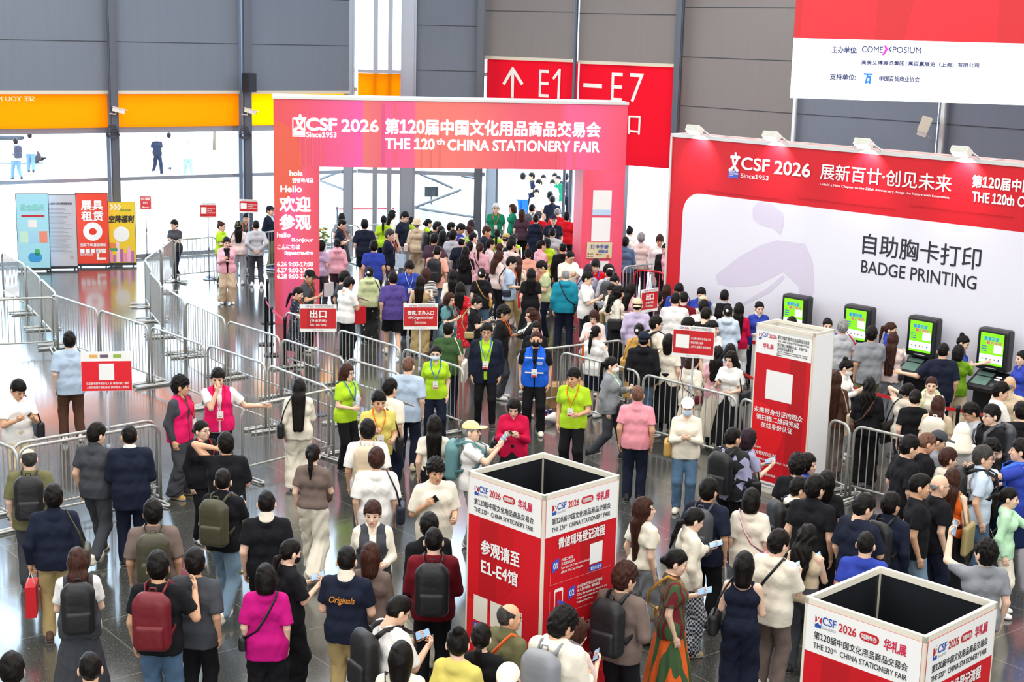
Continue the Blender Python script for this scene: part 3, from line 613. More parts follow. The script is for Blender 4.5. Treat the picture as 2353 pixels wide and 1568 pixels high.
w = Plane((-23, 28), sL); struct(MB().box((0, 0, 0), (w.L, .2, CEIL)).obj('wall_corner', WALLW, M=w.M))
w = Plane(W3e, (23, 22)); struct(MB().box((0, 0, 0), (w.L, .2, CEIL)).obj('wall_side', WALLW, M=w.M))
# glazed walls: frames, panes
BL = 4.66
def glazed(name, pl, us, zs, u0=None, u1=None, post=0.07, skip=()):
    u0 = 0 if u0 is None else u0; u1 = pl.L if u1 is None else u1; mb = MB()
    for u in us: mb.box((u - post, 0.02, 0), (u + post, 0.2, CEIL))
    for z0, z1 in zs: mb.box((u0, 0.03, z0), (u1, 0.17, z1))
    o = struct(mb.obj(name, STEEL, M=pl.M)); g = MB()
    e = sorted([u0] + list(us) + [u1])
    for a, b in zip(e[:-1], e[1:]):
        if b - a > 0.2 and not any(a - .01 <= s <= b for s in skip): g.add([(a, .1, 0.05), (b, .1, 0.05), (b, .1, CEIL), (a, .1, CEIL)], [(0, 1, 2, 3)])
    g.obj('glass_pane', GLASS, o); return o
uL = lambda px, py=560: WL.uz(px, py)[0]
posts = [uL(-62), uL(258), uL(557)]
glazed('window_1', WL, [2, 5, 8] + posts, [(0, .12), (2.2, 2.3), (3.52, 3.68), (BL, BL + .1)])
u1 = lambda px: W1.uz(px, 560)[0]; u2 = lambda px: W2.uz(px, 500)[0]
glazed('window_2', W1, [u1(860), u1(893), u1(936), u1(1099)], [(0, .1), (2.2, 2.32), (3.5, 3.62), (5.2, 5.3)])
glazed('window_3', W2, [u2(1135), u2(1308), u2(1434), u2(1548)], [(2.95, 3.1)], skip=[u2(1200), u2(1250), u2(1490)])
glazed('window_4', W3, [W3.uz(1824, 300)[0], W3.uz(2163, 300)[0]], [(0, .1)], post=.06)
# diagonal tie rods and braces of the steel front
mb = MB()
for a, b in (((735, 412), (800, 388)), ((735, 415), (800, 440)), ((948, 392), (1040, 432)), ((950, 478), (1060, 436)), ((1060, 404), (1098, 410)), ((960, 392), (1098, 405)), ((955, 478), (1095, 500))):
    p, q = W1.shift(-.3).uz(*a), W1.shift(-.3).uz(*b); mb.tube([(p[0], .3, p[1]), (q[0], .3, q[1])], .045, 6)
struct(mb.obj('trim_braces', STEEL, M=W1.M))
# columns in front of the glazing
def column(px, pl, r, off, name, m=STEEL, z1=CEIL):
    u = pl.uz(px, 480)[0]; mb = MB(); mb.box((u - r, -off, 0), (u + r, -off + 2 * r, z1)); mb.box((u - r * 1.35, -off + .3 * r, 0), (u + r * 1.35, -off + .5 * r, z1)); struct(mb.obj(name, m, M=pl.M))
column(260, WL, .09, .35, 'trim_1', DSTEEL); column(561, WL, .1, .35, 'trim_2', DSTEEL); column(803, W1, .12, .3, 'trim_3'); column(937, W1, .17, .3, 'trim_4'); column(1099, W1, .09, .4, 'trim_5', DSTEEL)
column(1138, W2, .17, .25, 'trim_6', z1=2.95); column(1308, W2, .03, .35, 'trim_7', DSTEEL, z1=2.95); column(1321, W2, .035, .3, 'trim_11', DSTEEL); column(1554, W2, .08, .35, 'trim_8', DSTEEL); column(1827, W3, .04, .3, 'trim_9', ALU); column(2164, W3, .045, .3, 'trim_10', ALU)
# roller blinds
BLIND = translucent('7d838f', 0.10, name='blind_fabric', lines=.06); BLINDW = translucent('8d8683', 0.10, name='blind_fabric_warm', lines=.05)
def blind(pl, xa, xb, zb, label, m, off=.12, seams=3, bar='d8cdb8'):
    a, b = pl.shift(off).uz(xa, 150)[0], pl.shift(off).uz(xb, 150)[0]; M = pl.shift(off).M
    o = MB().box((a, 0, zb), (b, .015, 8.4)).obj('roller_blind', m, M=M); tag(o, label, 'blind', 'grey roller blinds of the glass front')
    MB().box((a, -.02, zb - .07), (b, .035, zb + .02)).obj('bottom_bar', mat(bar, .5), o)
    mb = MB()
    for k in range(1, 1 + int((8.3 - zb) / 1.32)): mb.box((a, -.008, zb + 1.32 * k), (b, 0, zb + 1.32 * k + .02))
    mb.obj('seam', mat('3f4248', .8), o)
blind(WL, -75, 247, BL, 'grey roller blind over the orange strip with mirrored lettering', BLIND); blind(WL, 266, 549, BL, 'grey roller blind between the first two steel posts', BLIND); blind(WL, 567, 815, BL, 'grey roller blind right of the black loudspeaker', BLIND)
blind(W1, 926, 1106, 4.0, 'long grey roller blind reaching behind the entrance gate', BLIND, bar='8a8a90'); blind(W2, 1113, 1316, 5.78, 'grey roller blind above the arrow and E1 sign', BLINDW); blind(W2, 1328, 1557, 5.75, 'grey roller blind above the dash and E7 sign', BLINDW)
blind(W3, 1562, 1827, 2.0, 'grey roller blind left of the hanging video screen', BLINDW); blind(W3, 1829, 2164, 2.0, 'grey roller blind under the hanging video screen', BLIND); blind(W3, 2166, 2420, 2.0, 'grey roller blind right of the white floodlight', BLIND)
# coloured films and signs in the glazing
def board(pl, xa, xb, z0, z1, m, name, label, cat, off=.06, ty_=450, thick=.02):
    p = pl.shift(off); a, b = p.uz(xa, ty_)[0], p.uz(xb, ty_)[0]; o = MB().box((a, 0, z0), (b, thick, z1)).obj(name, m, M=p.M); tag(o, label, cat); return o, p
ORA = translucent('ffa800', 0.55, name='orange_film')
o, p = board(WL, -75, 247, 3.68, BL, ORA, 'film_panel', 'orange translucent strip with mirrored lettering, at the far corner', 'panel', ty_=250)
L = Letters(); a = p.uz(80, 213)[0]; L.line('SEE YOU NEXT YEAR', -1.9, 4.4, -.02, 4.53, mat('ffe3b0', .6)); o2 = L.obj('lettering', o); o2.matrix_local = Matrix.Translation((a, 0, 0)) @ Matrix.Scale(1, 4) ; o2.scale = (-1, 1, 1); o2.location.x = a - 1.92
o, p = board(WL, 266, 549, 3.68, BL, ORA, 'film_panel', 'orange translucent strip between the first two steel posts', 'panel', ty_=250); o, p = board(WL, 567, 815, 3.68, BL, translucent('ffc400', 0.8, name='yellow_film'), 'film_panel', 'yellow-orange translucent strip beside the gate top', 'panel', ty_=250); board(W1, 822, 922, 4.3, 5.2, ORA, 'film_panel', 'small orange strip just above the gate header', 'panel', ty_=220)
REDF = translucent('f0142f', 0.16, name='red_sign_film'); WT = mat('f4ece4', .6)
o, p = board(W2, 1113, 1318, 2.9, 5.74, REDF, 'direction_sign', 'red sign panel with white up arrow and E1', 'sign'); L = Letters()
def pb(p, xl, yt, yb, xr): u0, z0 = p.uz(xl, yb); _, z1 = p.uz(xl, yt); return u0, z0, p.uz(xr, (yt + yb) / 2)[0], z1
def txt(L, p, body, xl, yt, yb, xr, m, **k): u0, z0, u1_, z1 = pb(p, xl, yt, yb, xr); return L.line(body, u0, z0, u1_, z1, m, **k)
def strokes(L, p, pts, w, m):
    P = [p.uz(*q) for q in pts]
    for i, ((a0, a1), (b0, b1)) in enumerate(zip(P[:-1], P[1:])):
        d = np.array([b0 - a0, b1 - a1]); d /= np.linalg.norm(d); n = np.array([-d[1], d[0]]) * w / 2; e = d * w * .35
        L.poly([(a0 - n[0] - e[0], a1 - n[1] - e[1]), (b0 - n[0] + e[0], b1 - n[1] + e[1]), (b0 + n[0] + e[0], b1 + n[1] + e[1]), (a0 + n[0] - e[0], a1 + n[1] - e[1])], m, -.014 - .0012 * (i + len(pts) + len(L.mb.f) % 5))
strokes(L, p, [(1178, 222), (1179, 162)], .1, WT); strokes(L, p, [(1159, 192), (1179, 158), (1200, 192)], .1, WT)
txt(L, p, 'E', 1238, 160, 223, 1262, WT, bold=-.005); strokes(L, p, [(1273, 180), (1287, 161), (1284, 225)], .08, WT); L.obj('lettering', o)
o, p = board(W2, 1322, 1547, 2.9, 5.70, REDF, 'direction_sign', 'red sign panel with dash and E7', 'sign'); L = Letters()
strokes(L, p, [(1344, 196), (1381, 198)], .12, WT); txt(L, p, 'E', 1404, 167, 232, 1431, WT, bold=-.005); txt(L, p, '7', 1446, 168, 235, 1479, WT, bold=-.005); strokes(L, p, [(1446, 307), (1447, 268), (1471, 269), (1469, 308)], .06, WT); strokes(L, p, [(1446, 301), (1470, 303)], .06, WT); L.obj('lettering', o)

# ---------------------------------------------------------------- seen through the glass: a parked car and a tree
P_ = at(20, 372, 0); o = empty('car', frame(P_, .12), 'white and black car parked outside the left window', 'car')
f = union([rbox((-2.1, -.85, .28), (2.1, .85, .95), .2), rbox((-1.5, -.75, .8), (1.1, .75, 1.5), .25)], .2); V, Q = solid(f, .08); link('body', vmesh('body', V, Q, mat('e8e8ea', .3)), o)
f = rbox((-1.56, -.78, .95), (1.0, .78, 1.38), .2); V, Q = solid(f, .08); link('windows', vmesh('windows', V, Q, mat('20262e', .15)), o)
for sx in (-1.35, 1.3):
    for sy in (-.8, .8): MB().lathe([(0, -.1), (.2, -.11), (.33, -.09), (.33, .09), (.2, .11), (0, .1)], seg=20).obj('wheel', mat('1c1c1e', .6), o, True, Matrix.Translation((sx, sy, .33)) @ Matrix.Rotation(math.pi / 2, 4, 'X'))
P_ = at(492, 345, 0); o = empty('tree', frame(P_, 0), 'small green tree outside the second window', 'tree'); MB().tube([(0, 0, 0), (.05, 0, 1.4), (0, .1, 2.6)], [.09, .07, .04], 8).obj('trunk', mat('6a5a48', .8), o, True)
mb = MB(); rg = random.Random(3)
for k in range(520):
    a, t, rr = rg.uniform(0, 6.28), rg.uniform(-1, 1), rg.uniform(.5, 1.0) ** .5; c = np.array([.95 * rr * math.cos(a) * math.sqrt(1 - t * t), .95 * rr * math.sin(a) * math.sqrt(1 - t * t), 2.75 + 1.0 * rr * t]); u = np.array([rg.uniform(-1, 1), rg.uniform(-1, 1), rg.uniform(-1, 1)]) * .13; w = np.array([rg.uniform(-1, 1), rg.uniform(-1, 1), rg.uniform(-1, 1)]) * .1
    mb.add([c - u, c + w, c + u, c - w], [(0, 1, 2, 3)])
mb.obj('leaves', mat('4a8a4a', .7), o)
# ================================================================ stands, gate, booth, barricades
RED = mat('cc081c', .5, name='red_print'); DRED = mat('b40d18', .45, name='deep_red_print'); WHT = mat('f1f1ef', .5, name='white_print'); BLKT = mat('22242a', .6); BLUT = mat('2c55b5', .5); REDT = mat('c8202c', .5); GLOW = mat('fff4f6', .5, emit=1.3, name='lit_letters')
def logo(L, u, z, w, h, m_box, m_char, m_bar, y=-.012, frame_only=False):
    if not frame_only: L.rect(u, z + h * .3, u + w, z + h * .82, m_box, y + .003); L.rect(u, z, u + w, z + h * .3, m_bar, y + .003)
    else:
        for a in ((u, z, u + w, z + .02), (u, z + h * .8, u + w, z + h * .8 + .02), (u, z, u + .02, z + h * .8), (u + w - .02, z, u + w, z + h * .8)): L.rect(*a, m_box, y + .003)
        L.rect(u + w * .1, z + h * .06, u + w * .95, z + h * .26, m_bar, y + .002)
    L.line('文', u + w * .06, z + h * .27, u + w * .96, z + h, m_char, y - .002, bold=.05, shear=.1)
def gate_mat(stops, axis=0, scale=1.0):
    m = bpy.data.materials.new('gate_print'); nt, b = nodes(m); Lk = nt.links; tc = nt.nodes.new('ShaderNodeTexCoord'); sp = nt.nodes.new('ShaderNodeSeparateXYZ'); Lk.new(tc.outputs['Object'], sp.inputs[0])
    d = nt.nodes.new('ShaderNodeMath'); d.operation = 'DIVIDE'; d.inputs[1].default_value = scale; Lk.new(sp.outputs[axis], d.inputs[0]); r = nt.nodes.new('ShaderNodeValToRGB'); Lk.new(d.outputs[0], r.inputs['Fac'])
    cr = r.color_ramp
    while len(cr.elements) < len(stops): cr.elements.new(.5)
    for e, (pos, c) in zip(cr.elements, stops): e.position = pos; e.color = tuple(q * .92 + .08 * g_ for q, g_ in zip(lin(c)[:3], (1, .55, .6))) + (1,)
    Lk.new(r.outputs[0], b.inputs['Base Color']); b.inputs['Roughness'].default_value = .5; return m
G = Plane(at(628, 226, 4.975)[:2], at(1443, 241, 4.975)[:2])
gate = empty('entrance_gate', G.M, 'large red and pink fair entrance gate with glowing white lettering', 'gate')
GM = gate_mat([(0, 'e23a44'), (.05, 'e8404c'), (.12, 'ea3f6e'), (.2, 'ee4a8e'), (.245, 'f04aa8'), (.25, 'e86a62'), (.3, 'e4566a'), (.31, 'ee4a86'), (.39, 'ee5088'), (.395, 'f07060'), (.55, 'ec6a62'), (.69, 'e5485e'), (.8, 'e83f58'), (.83, 'f0508c'), (.93, 'ee4a78'), (1, 'ea3a58')], 0, G.L)
_, zb = G.uz(760, 384); uA = G.uz(734, 500)[0]; uB = G.uz(1337, 500)[0]
MB().box((0, 0, zb), (G.L, 1.0, 5.0)).obj('header', GM, gate); MB().box((-.02, -.02, 4.97), (G.L + .02, 1.02, 5.03)).obj('top_frame', ALU, gate)
CM = gate_mat([(0, 'e0324e'), (.15, 'e8405a'), (.2, 'f04a80'), (.5, 'ee4a86'), (.55, 'ee5070'), (1, 'e83a50')], 0, 1.0)
c1 = MB().box((0, 0.0, 0), (uA, 1.0, zb)).obj('gate_column', CM, gate); c2 = MB().box((uB, 0.0, 0), (G.L, 1.0, zb)).obj('gate_column', gate_mat([(0, 'e8304e'), (.82, 'e8304e'), (.88, 'ee3a5a'), (.95, 'f04a74'), (1, 'ee3a60')], 0, G.L), gate)
L = Letters(); disc = [G.uz(628, 372)]; r0 = 1.15
L.poly([(0.002, zb + 1.0)] + [(0.002 + 0.62 * math.sin(t) * 1.0, zb + 1.0 - 1.9 * (1 - math.cos(t)) * .5) for t in np.linspace(0.2, math.pi * .55, 9)] + [(.28, zb - .75), (0.002, zb - 1.0)], mat('e8604a', .5), -.004)
for x0, x1, c in ((.30, .307, 'e2508c'), (.335, .342, 'ea6470')): L.rect(G.L * x0, zb + .03, G.L * x1, 4.9, mat(c, .5), -.004)
for xx in (688, 700, 716, 735, 968, 990, 1010, 1188, 1282, 1300, 1320): u = G.uz(xx, 300)[0]; L.rect(u, zb + .02, u + .03, zb + 1.1, mat('e96a66', .5), -.005)
L.obj('print_bands', gate)
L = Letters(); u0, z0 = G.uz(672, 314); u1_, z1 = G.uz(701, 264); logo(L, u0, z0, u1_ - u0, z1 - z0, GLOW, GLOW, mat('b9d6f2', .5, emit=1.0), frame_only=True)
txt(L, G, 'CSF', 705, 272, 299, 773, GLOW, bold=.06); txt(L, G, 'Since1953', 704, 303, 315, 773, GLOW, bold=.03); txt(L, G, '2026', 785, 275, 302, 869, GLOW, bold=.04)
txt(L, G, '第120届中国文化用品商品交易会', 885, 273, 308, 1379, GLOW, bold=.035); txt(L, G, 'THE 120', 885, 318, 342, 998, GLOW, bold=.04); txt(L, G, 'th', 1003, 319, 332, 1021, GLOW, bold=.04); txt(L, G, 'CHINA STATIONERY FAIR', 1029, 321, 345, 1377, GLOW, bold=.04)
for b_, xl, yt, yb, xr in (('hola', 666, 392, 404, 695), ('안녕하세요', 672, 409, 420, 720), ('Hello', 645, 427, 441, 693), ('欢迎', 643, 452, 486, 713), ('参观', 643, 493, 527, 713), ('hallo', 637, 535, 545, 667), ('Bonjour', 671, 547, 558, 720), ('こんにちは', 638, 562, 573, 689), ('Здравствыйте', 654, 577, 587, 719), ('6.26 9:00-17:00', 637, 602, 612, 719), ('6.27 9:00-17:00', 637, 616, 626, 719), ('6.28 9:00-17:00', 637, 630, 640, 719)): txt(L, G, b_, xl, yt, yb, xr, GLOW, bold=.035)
L.obj('lettering', gate)
for xl, yt, yb, xr in ((1361, 437, 495, 1405), (1358, 500, 555, 1402), (1356, 600, 622, 1398)): u0, z0, u1_, z1 = pb(G, xl, yt, yb, xr); cd_ = Letters().rect(u0, z0, u1_, z1, WHT, -.01).obj('white_card', c2)
u0, z0, u1_, z1 = pb(G, 1361, 482, 495, 1404); Letters().rect(u0, z0, u1_, z1, mat('bcd8f0', .5), -.012).obj('blue_strip', c2)
Pp = G.shift(.04); u0, z0, u1_, z1 = pb(Pp, 1348, 557, 594, 1406); o = MB().box((u0, 0, z0), (u1_, .015, z1)).obj('poster_board', mat('d8cfa8', .6), M=Pp.M); tag(o, 'pale yellow notice board with blue characters on the right gate column', 'poster'); L = Letters()
BT = mat('2a48a8', .5); txt(L, Pp, '打卡手册', 1357, 562, 571, 1398, BT, bold=.03); txt(L, Pp, '领取点', 1374, 574, 581, 1397, BT, bold=.03)
for xx, yy in ((1350, 582), (1350, 588), (1370, 583)): u0, z0 = Pp.uz(xx, yy); L.rect(u0, z0 - .03, u0 + .035, z0, REDT, -.01); L.rect(u0 + .05, z0 - .025, u0 + .13, z0 - .005, mat('8a8468'), -.01)
u0, z0, u1_, z1 = pb(Pp, 1393, 586, 594, 1400); L.rect(u0, z0, u1_, z1, mat('e0703a'), -.01); L.obj('lettering', o)
# flower arrangement by the left column
p = at(741, 560, .0); p = at(741, 575, 0.5); o = empty('flower_arrangement', frame((p[0], p[1], 0), 0), 'small white and orange flower arrangement on a stand beside the left gate column', 'flowers'); MB().lathe([(0, 0), (.14, 0), (.1, .5), (.13, .62), (0, .62)]).obj('stand', mat('e6e2da'), o, True)
for nme, col, n in (('leaves', '5a9a48', 26), ('white_flower', 'f4f2ea', 12), ('orange_flower', 'e8843a', 8)):
    mb = MB()
    for k in range(n):
        a, h, rr = random.uniform(0, 6.28), random.uniform(.65, 1.15), random.uniform(.03, .25); s = .06
        mb.lathe([(0, -s * .6), (s, -s * .1), (s * .8, s * .4), (0, s * .6)], (rr * math.cos(a), rr * math.sin(a), h), 7)
    mb.obj(nme, mat(col, .7), o, True)
# ---------------------------------------------------------------- badge printing booth
B0, B1 = np.array([3.16, 30.67]), np.array([8.42, 25.25]); dB = (B1 - B0) / np.linalg.norm(B1 - B0); B = Plane(B0, B1 + dB * 2.5); BH = 4.53
booth = empty('printing_booth', B.M, 'red fair booth wall with large white panel reading BADGE PRINTING', 'booth')
MB().box((0, 0, 0), (B.L, .5, BH)).obj('wall_panel', RED, booth); mb = MB().box((-.02, -.02, BH - .03), (B.L, .02, BH + .04)).box((-.02, .48, BH - .03), (B.L, .52, BH + .04)).box((-.03, -.02, 0), (0.02, .02, BH))
for u in np.arange(0, B.L, 1.0): mb.box((u, 0, BH - .03), (u + .04, .5, BH + .04))
mb.obj('top_rail', ALU, booth)
u0, z0 = B.uz(1566, 560); ztop = B.uz(1640, 449)[1]; L = Letters(); PALE = mat('e2e0ea', .5, name='pale_panel'); L.rect(u0, -.6 + .6, B.L - .05, ztop, PALE, -.006); 
L2 = Letters().rect(u0, 0.02, B.L + .0, ztop, PALE, -.008, r=.42, n=8); L2.obj('white_panel', booth)
LV = mat('d3cbdd', .5); L = Letters()
L.poly([B.uz(*q) for q in ((1730, 478), (1745, 463), (1775, 470), (1800, 490), (1802, 515), (1794, 540), (1778, 525), (1750, 518), (1731, 505))][::-1], LV, -.011)
L.poly([B.uz(*q) for q in ((1645, 632), (1700, 590), (1745, 565), (1785, 552), (1850, 560), (1868, 600), (1872, 660), (1850, 740), (1830, 735), (1838, 660), (1800, 625), (1740, 655), (1680, 660), (1650, 652))][::-1], LV, -.011)
L.poly([B.uz(*q) for q in ((1800, 632), (1760, 665), (1700, 700), (1700, 706), (1770, 672), (1803, 640))][::-1], LV, -.011); L.obj('brush_motif', booth)
L = Letters(); WL_ = mat('f6f2f2', .5); u0, z0 = B.uz(1674, 408); u1_, z1 = B.uz(1700, 352); logo(L, u0, z0, u1_ - u0, z1 - z0, RED, WL_, mat('4b60c8', .5)); u0, z0, u1_, z1 = pb(B, 1675, 359, 405, 1701)
txt(L, B, 'CHINA', 1678, 391, 395, 1690, WL_, y=-.016); txt(L, B, 'STATIONERY', 1678, 396, 400, 1698, WL_, y=-.016); txt(L, B, 'FAIR', 1678, 401, 404, 1686, WL_, y=-.016)
txt(L, B, 'CSF', 1704, 361, 389, 1769, WL_, bold=.03); txt(L, B, 'Since1953', 1703, 398, 408, 1767, WL_, bold=.015); txt(L, B, '2026', 1780, 369, 399, 1863, WL_, bold=.035)
txt(L, B, '展新百廿·创见未来', 1885, 375, 411, 2190, WL_, bold=.012); txt(L, B, 'Unfold a New Chapter on the 120th Anniversary, Forge the Future with Innovation.', 1885, 420, 427, 2186, WL_, bold=.005)
txt(L, B, '第120届中国文化用品商品交易会', 2234, 402, 430, 2620, WL_, bold=.035); txt(L, B, 'THE 120th CHINA STATIONERY FAIR', 2234, 440, 463, 2620, WL_, bold=.035)
txt(L, B, '自助胸卡打印', 1982, 535, 583, 2258, BLKT, bold=.012); txt(L, B, 'BADGE PRINTING', 1979, 597, 626, 2248, BLKT, bold=.012)
ER = mat('a50f18', .5)
for xa, xb, y in ((1622, 1800, 439), (1830, 2060, 455), (2090, 2330, 473)): txt(L, B, 'The 120th China Stationery Fair | www.chinastationeryfair.com', xa, y - 3, y + 4, xb, ER, bold=0)
L.obj('lettering', booth)
for i, (px, py, w) in enumerate(((1610, 316, 'above the fair logo corner'), (1787, 326, 'above the 2026 lettering'), (1998, 341, 'above the slogan'), (2222, 357, 'nearest the right edge'))):
    u, z = B.uz(px, py); o = empty('booth_spotlight', B.M @ Matrix.Translation((u, -.25, BH + .1)), 'white arm spotlight on the booth top, ' + w, 'lamp', 'white arm spotlights on the booth top')
    MB().box((-.16, -.08, .02), (.16, .1, .14)).obj('lamp_head', mat('e4e4dc', .5), o, M=Matrix.Rotation(-.5, 4, 'X')); mb = MB()
    for k in range(7): mb.box((-.15, -.085, .03 + k * .016), (.15, -.08, .037 + k * .016))
    mb.obj('fins', mat('b9b9ae', .5), o, M=Matrix.Rotation(-.5, 4, 'X')); MB().tube([(.1, .1, .1), (.26, .26, -.06)], .018, 6).obj('arm', ALU, o); MB().box((-.13, -.07, .0), (.13, .07, .019)).obj('lens', mat('ffffff', .3, emit=4), o, M=Matrix.Rotation(-.5, 4, 'X'))
    s = bpy.data.lights.new('spot', 'SPOT'); s.energy = 60; s.spot_size = 1.7; s.spot_blend = .8; s.color = (1, .95, 1); so_ = bpy.data.objects.new('spot', s); C.objects.link(so_); so_.parent = o; so_.location = (0, -.05, -.02); so_.rotation_euler = (math.radians(38), 0, 0)
# kiosks
KB = B.shift(.62)
for i, (px, py, w) in enumerate(((1789, 657, 'first from the booth corner, above the white booth pillar'), (1931, 681, 'second from the booth corner'), (2079, 704, 'third from the booth corner'), (2241, 729, 'fourth from the booth corner'))):
    u, z = KB.uz(px, py); h = 1.78; k = h / 1.78
    o = empty('badge_kiosk', KB.M @ Matrix.Translation((u, 0, 0)), 'black kiosk with green display, ' + w, 'kiosk', 'black badge printing kiosks'); KM = mat('1b1c20', .4, name='kiosk_black')
    mb = MB(); mb.box((.03, .1, 0), (.55, .56, .82)); mb.box((.02, .12, .82), (.56, .5, .96)); mb.obj('body', KM, o)
    V = [(0, -.16, .80), (.58, -.16, .80), (.58, .3, 1.03), (0, .3, 1.03), (0, -.16, .74), (.58, -.16, .74), (.58, .3, .8), (0, .3, .8)]; c = MB().add(V, [(0, 1, 2, 3), (7, 6, 5, 4), (0, 4, 5, 1), (1, 5, 6, 2), (2, 6, 7, 3), (3, 7, 4, 0)]).obj('console', KM, o)
    cs = lambda a, b, y0, y1, m, nm: MB().add([(a, y0, .80 + (y0 + .16) * .5 + .006), (b, y0, .80 + (y0 + .16) * .5 + .006), (b, y1, .80 + (y1 + .16) * .5 + .006), (a, y1, .80 + (y1 + .16) * .5 + .006)], [(0, 1, 2, 3)]).obj(nm, m, c)
    cs(.05, .34, -.08, .24, mat('5f7a70', .2, emit=.25), 'touch_screen'); cs(.40, .5, .08, .18, mat('e8ecf0', .3, emit=.6), 'card_reader'); cs(.40, .5, -.08, -.0, mat('55585f', .4), 'keypad')
    hd = sdfmesh('display_case', rbox((0, .12, 1.06), (.58, .36, h), .05), .02); hd.materials[0] = KM; hd = link('display_case', hd, o)
    L = Letters(); SG = mat('7fe01c', .4, emit=.5, name='screen_green'); L.rect(.075, 1.16, .505, h - .07, SG, .113); L.rect(.075, 1.2, .505, 1.34, mat('d8ecf6', .4, emit=.7), .1125); L.rect(.33, 1.38, .49, 1.52, mat('d8ecf6', .4, emit=.7), .1125)
    L.line('集章玩家', .14, 1.58, .42, 1.65, mat('2f7ac8', .4, emit=.5), y=.111, bold=.03); L.line('魅力全开', .19, 1.5 + .02, .47, 1.575, mat('d0367a', .4, emit=.5), y=.111, bold=.03)
    for q in range(3): L.rect(.1, 1.47 - q * .04, .2, 1.485 - q * .04, mat('3a5ab0', .4, emit=.5), .111)
    for q in range(5): L.rect(.12 + q * .075, 1.25, .145 + q * .075, 1.275, mat(('c84a3a', '3a6ac8', 'e0a030')[q % 3], .4), .111)
    L.obj('display', hd); MB().box((.2, .105, 1.105), (.4, .12, 1.115)).obj('brand_strip', mat('c9ccd0', .4), hd)
# white counter of the badge staff
cp, cq = at(1540, 735, 1.0), at(1715, 768, 1.0); P = Plane(cp, cq); o = empty('badge_counter', P.M, 'white counter with red band between badge staff and visitors', 'counter'); MB().box((1.98, .0, 0), (P.L + .5, .22, 1.0)).obj('body', WHT, o); MB().box((1.98, -.012, .84), (P.L + .5, 0, .9)).obj('band', RED, o); MB().box((1.96, -.02, 1.0), (P.L + .52, .24, 1.03)).obj('top', mat('ebe9e4', .4), o)
# ---------------------------------------------------------------- hanging screen
LS = Plane(at(1815, 225, 5.32)[:2], at(2353, 242, 5.32)[:2]); zm = LS.uz(1828, 87)[1]; LW = LS.L + 2.5
scr = empty('video_screen', LS.M, 'large hanging video screen, red above and white below with sponsor names', 'screen'); MB().box((0, .01, 5.32), (LW, .25, 9.0)).obj('casing', mat('3a3c42', .6), scr)
L = Letters(); L.rect(0.0, 5.32, LW, zm, mat('f4f8ff', .4, emit=.8, name='white_screen'), .0); L.rect(0, zm, LW, 9, mat('dc0a1e', .4, emit=.4, name='red_screen'), .0)
for a, b in ((.0, .13), (1.62, 2.2), (4.0, 5.2)): L.poly([(a, zm), (b, zm), (b + (.45 if a > 1 else .05), 9), (a, 9)], mat('c00818', .4, emit=.32, name='red_screen_dark'), -.002)
L.obj('display', scr); L = Letters(); NB = mat('16306e', .5); T_ = lambda *q, **k: txt(L, LS, *q, **{'bold': .03, **k})
T_('主办单位:', 1911, 106, 121, 1970, NB, y=-.006); T_('COME', 1980, 106, 120, 2029, NB, y=-.006, bold=.012); T_('POSIUM', 2051, 107, 121, 2117, NB, y=-.006, bold=.012)
L.poly([LS.uz(*q) for q in ((2031, 104), (2036, 104), (2041, 113), (2031, 128), (2025, 128), (2034, 113))][::-1], mat('c23ac0', .5, emit=.5), -.006); L.poly([LS.uz(*q) for q in ((2047, 107), (2041, 113), (2047, 120), (2050, 120), (2045, 113), (2050, 107))][::-1], NB, -.006)
T_('高美艾博展览集团 | 高百赢展览（上海）有限公司', 1979, 138, 150, 2250, NB, y=-.006); T_('支持单位:', 1907, 169, 183, 1966, NB, y=-.006); T_('中国百货商业协会', 2020, 174, 186, 2113, NB, y=-.006)
LB = mat('1f7ad8', .5, emit=.4); strokes(L, LS, [(1986, 170), (2004, 171)], .035, LB); strokes(L, LS, [(1994, 171), (1989, 190), (1998, 187)], .035, LB); strokes(L, LS, [(1992, 178), (2000, 176), (1998, 192)], .035, LB); L.obj('lettering', scr)
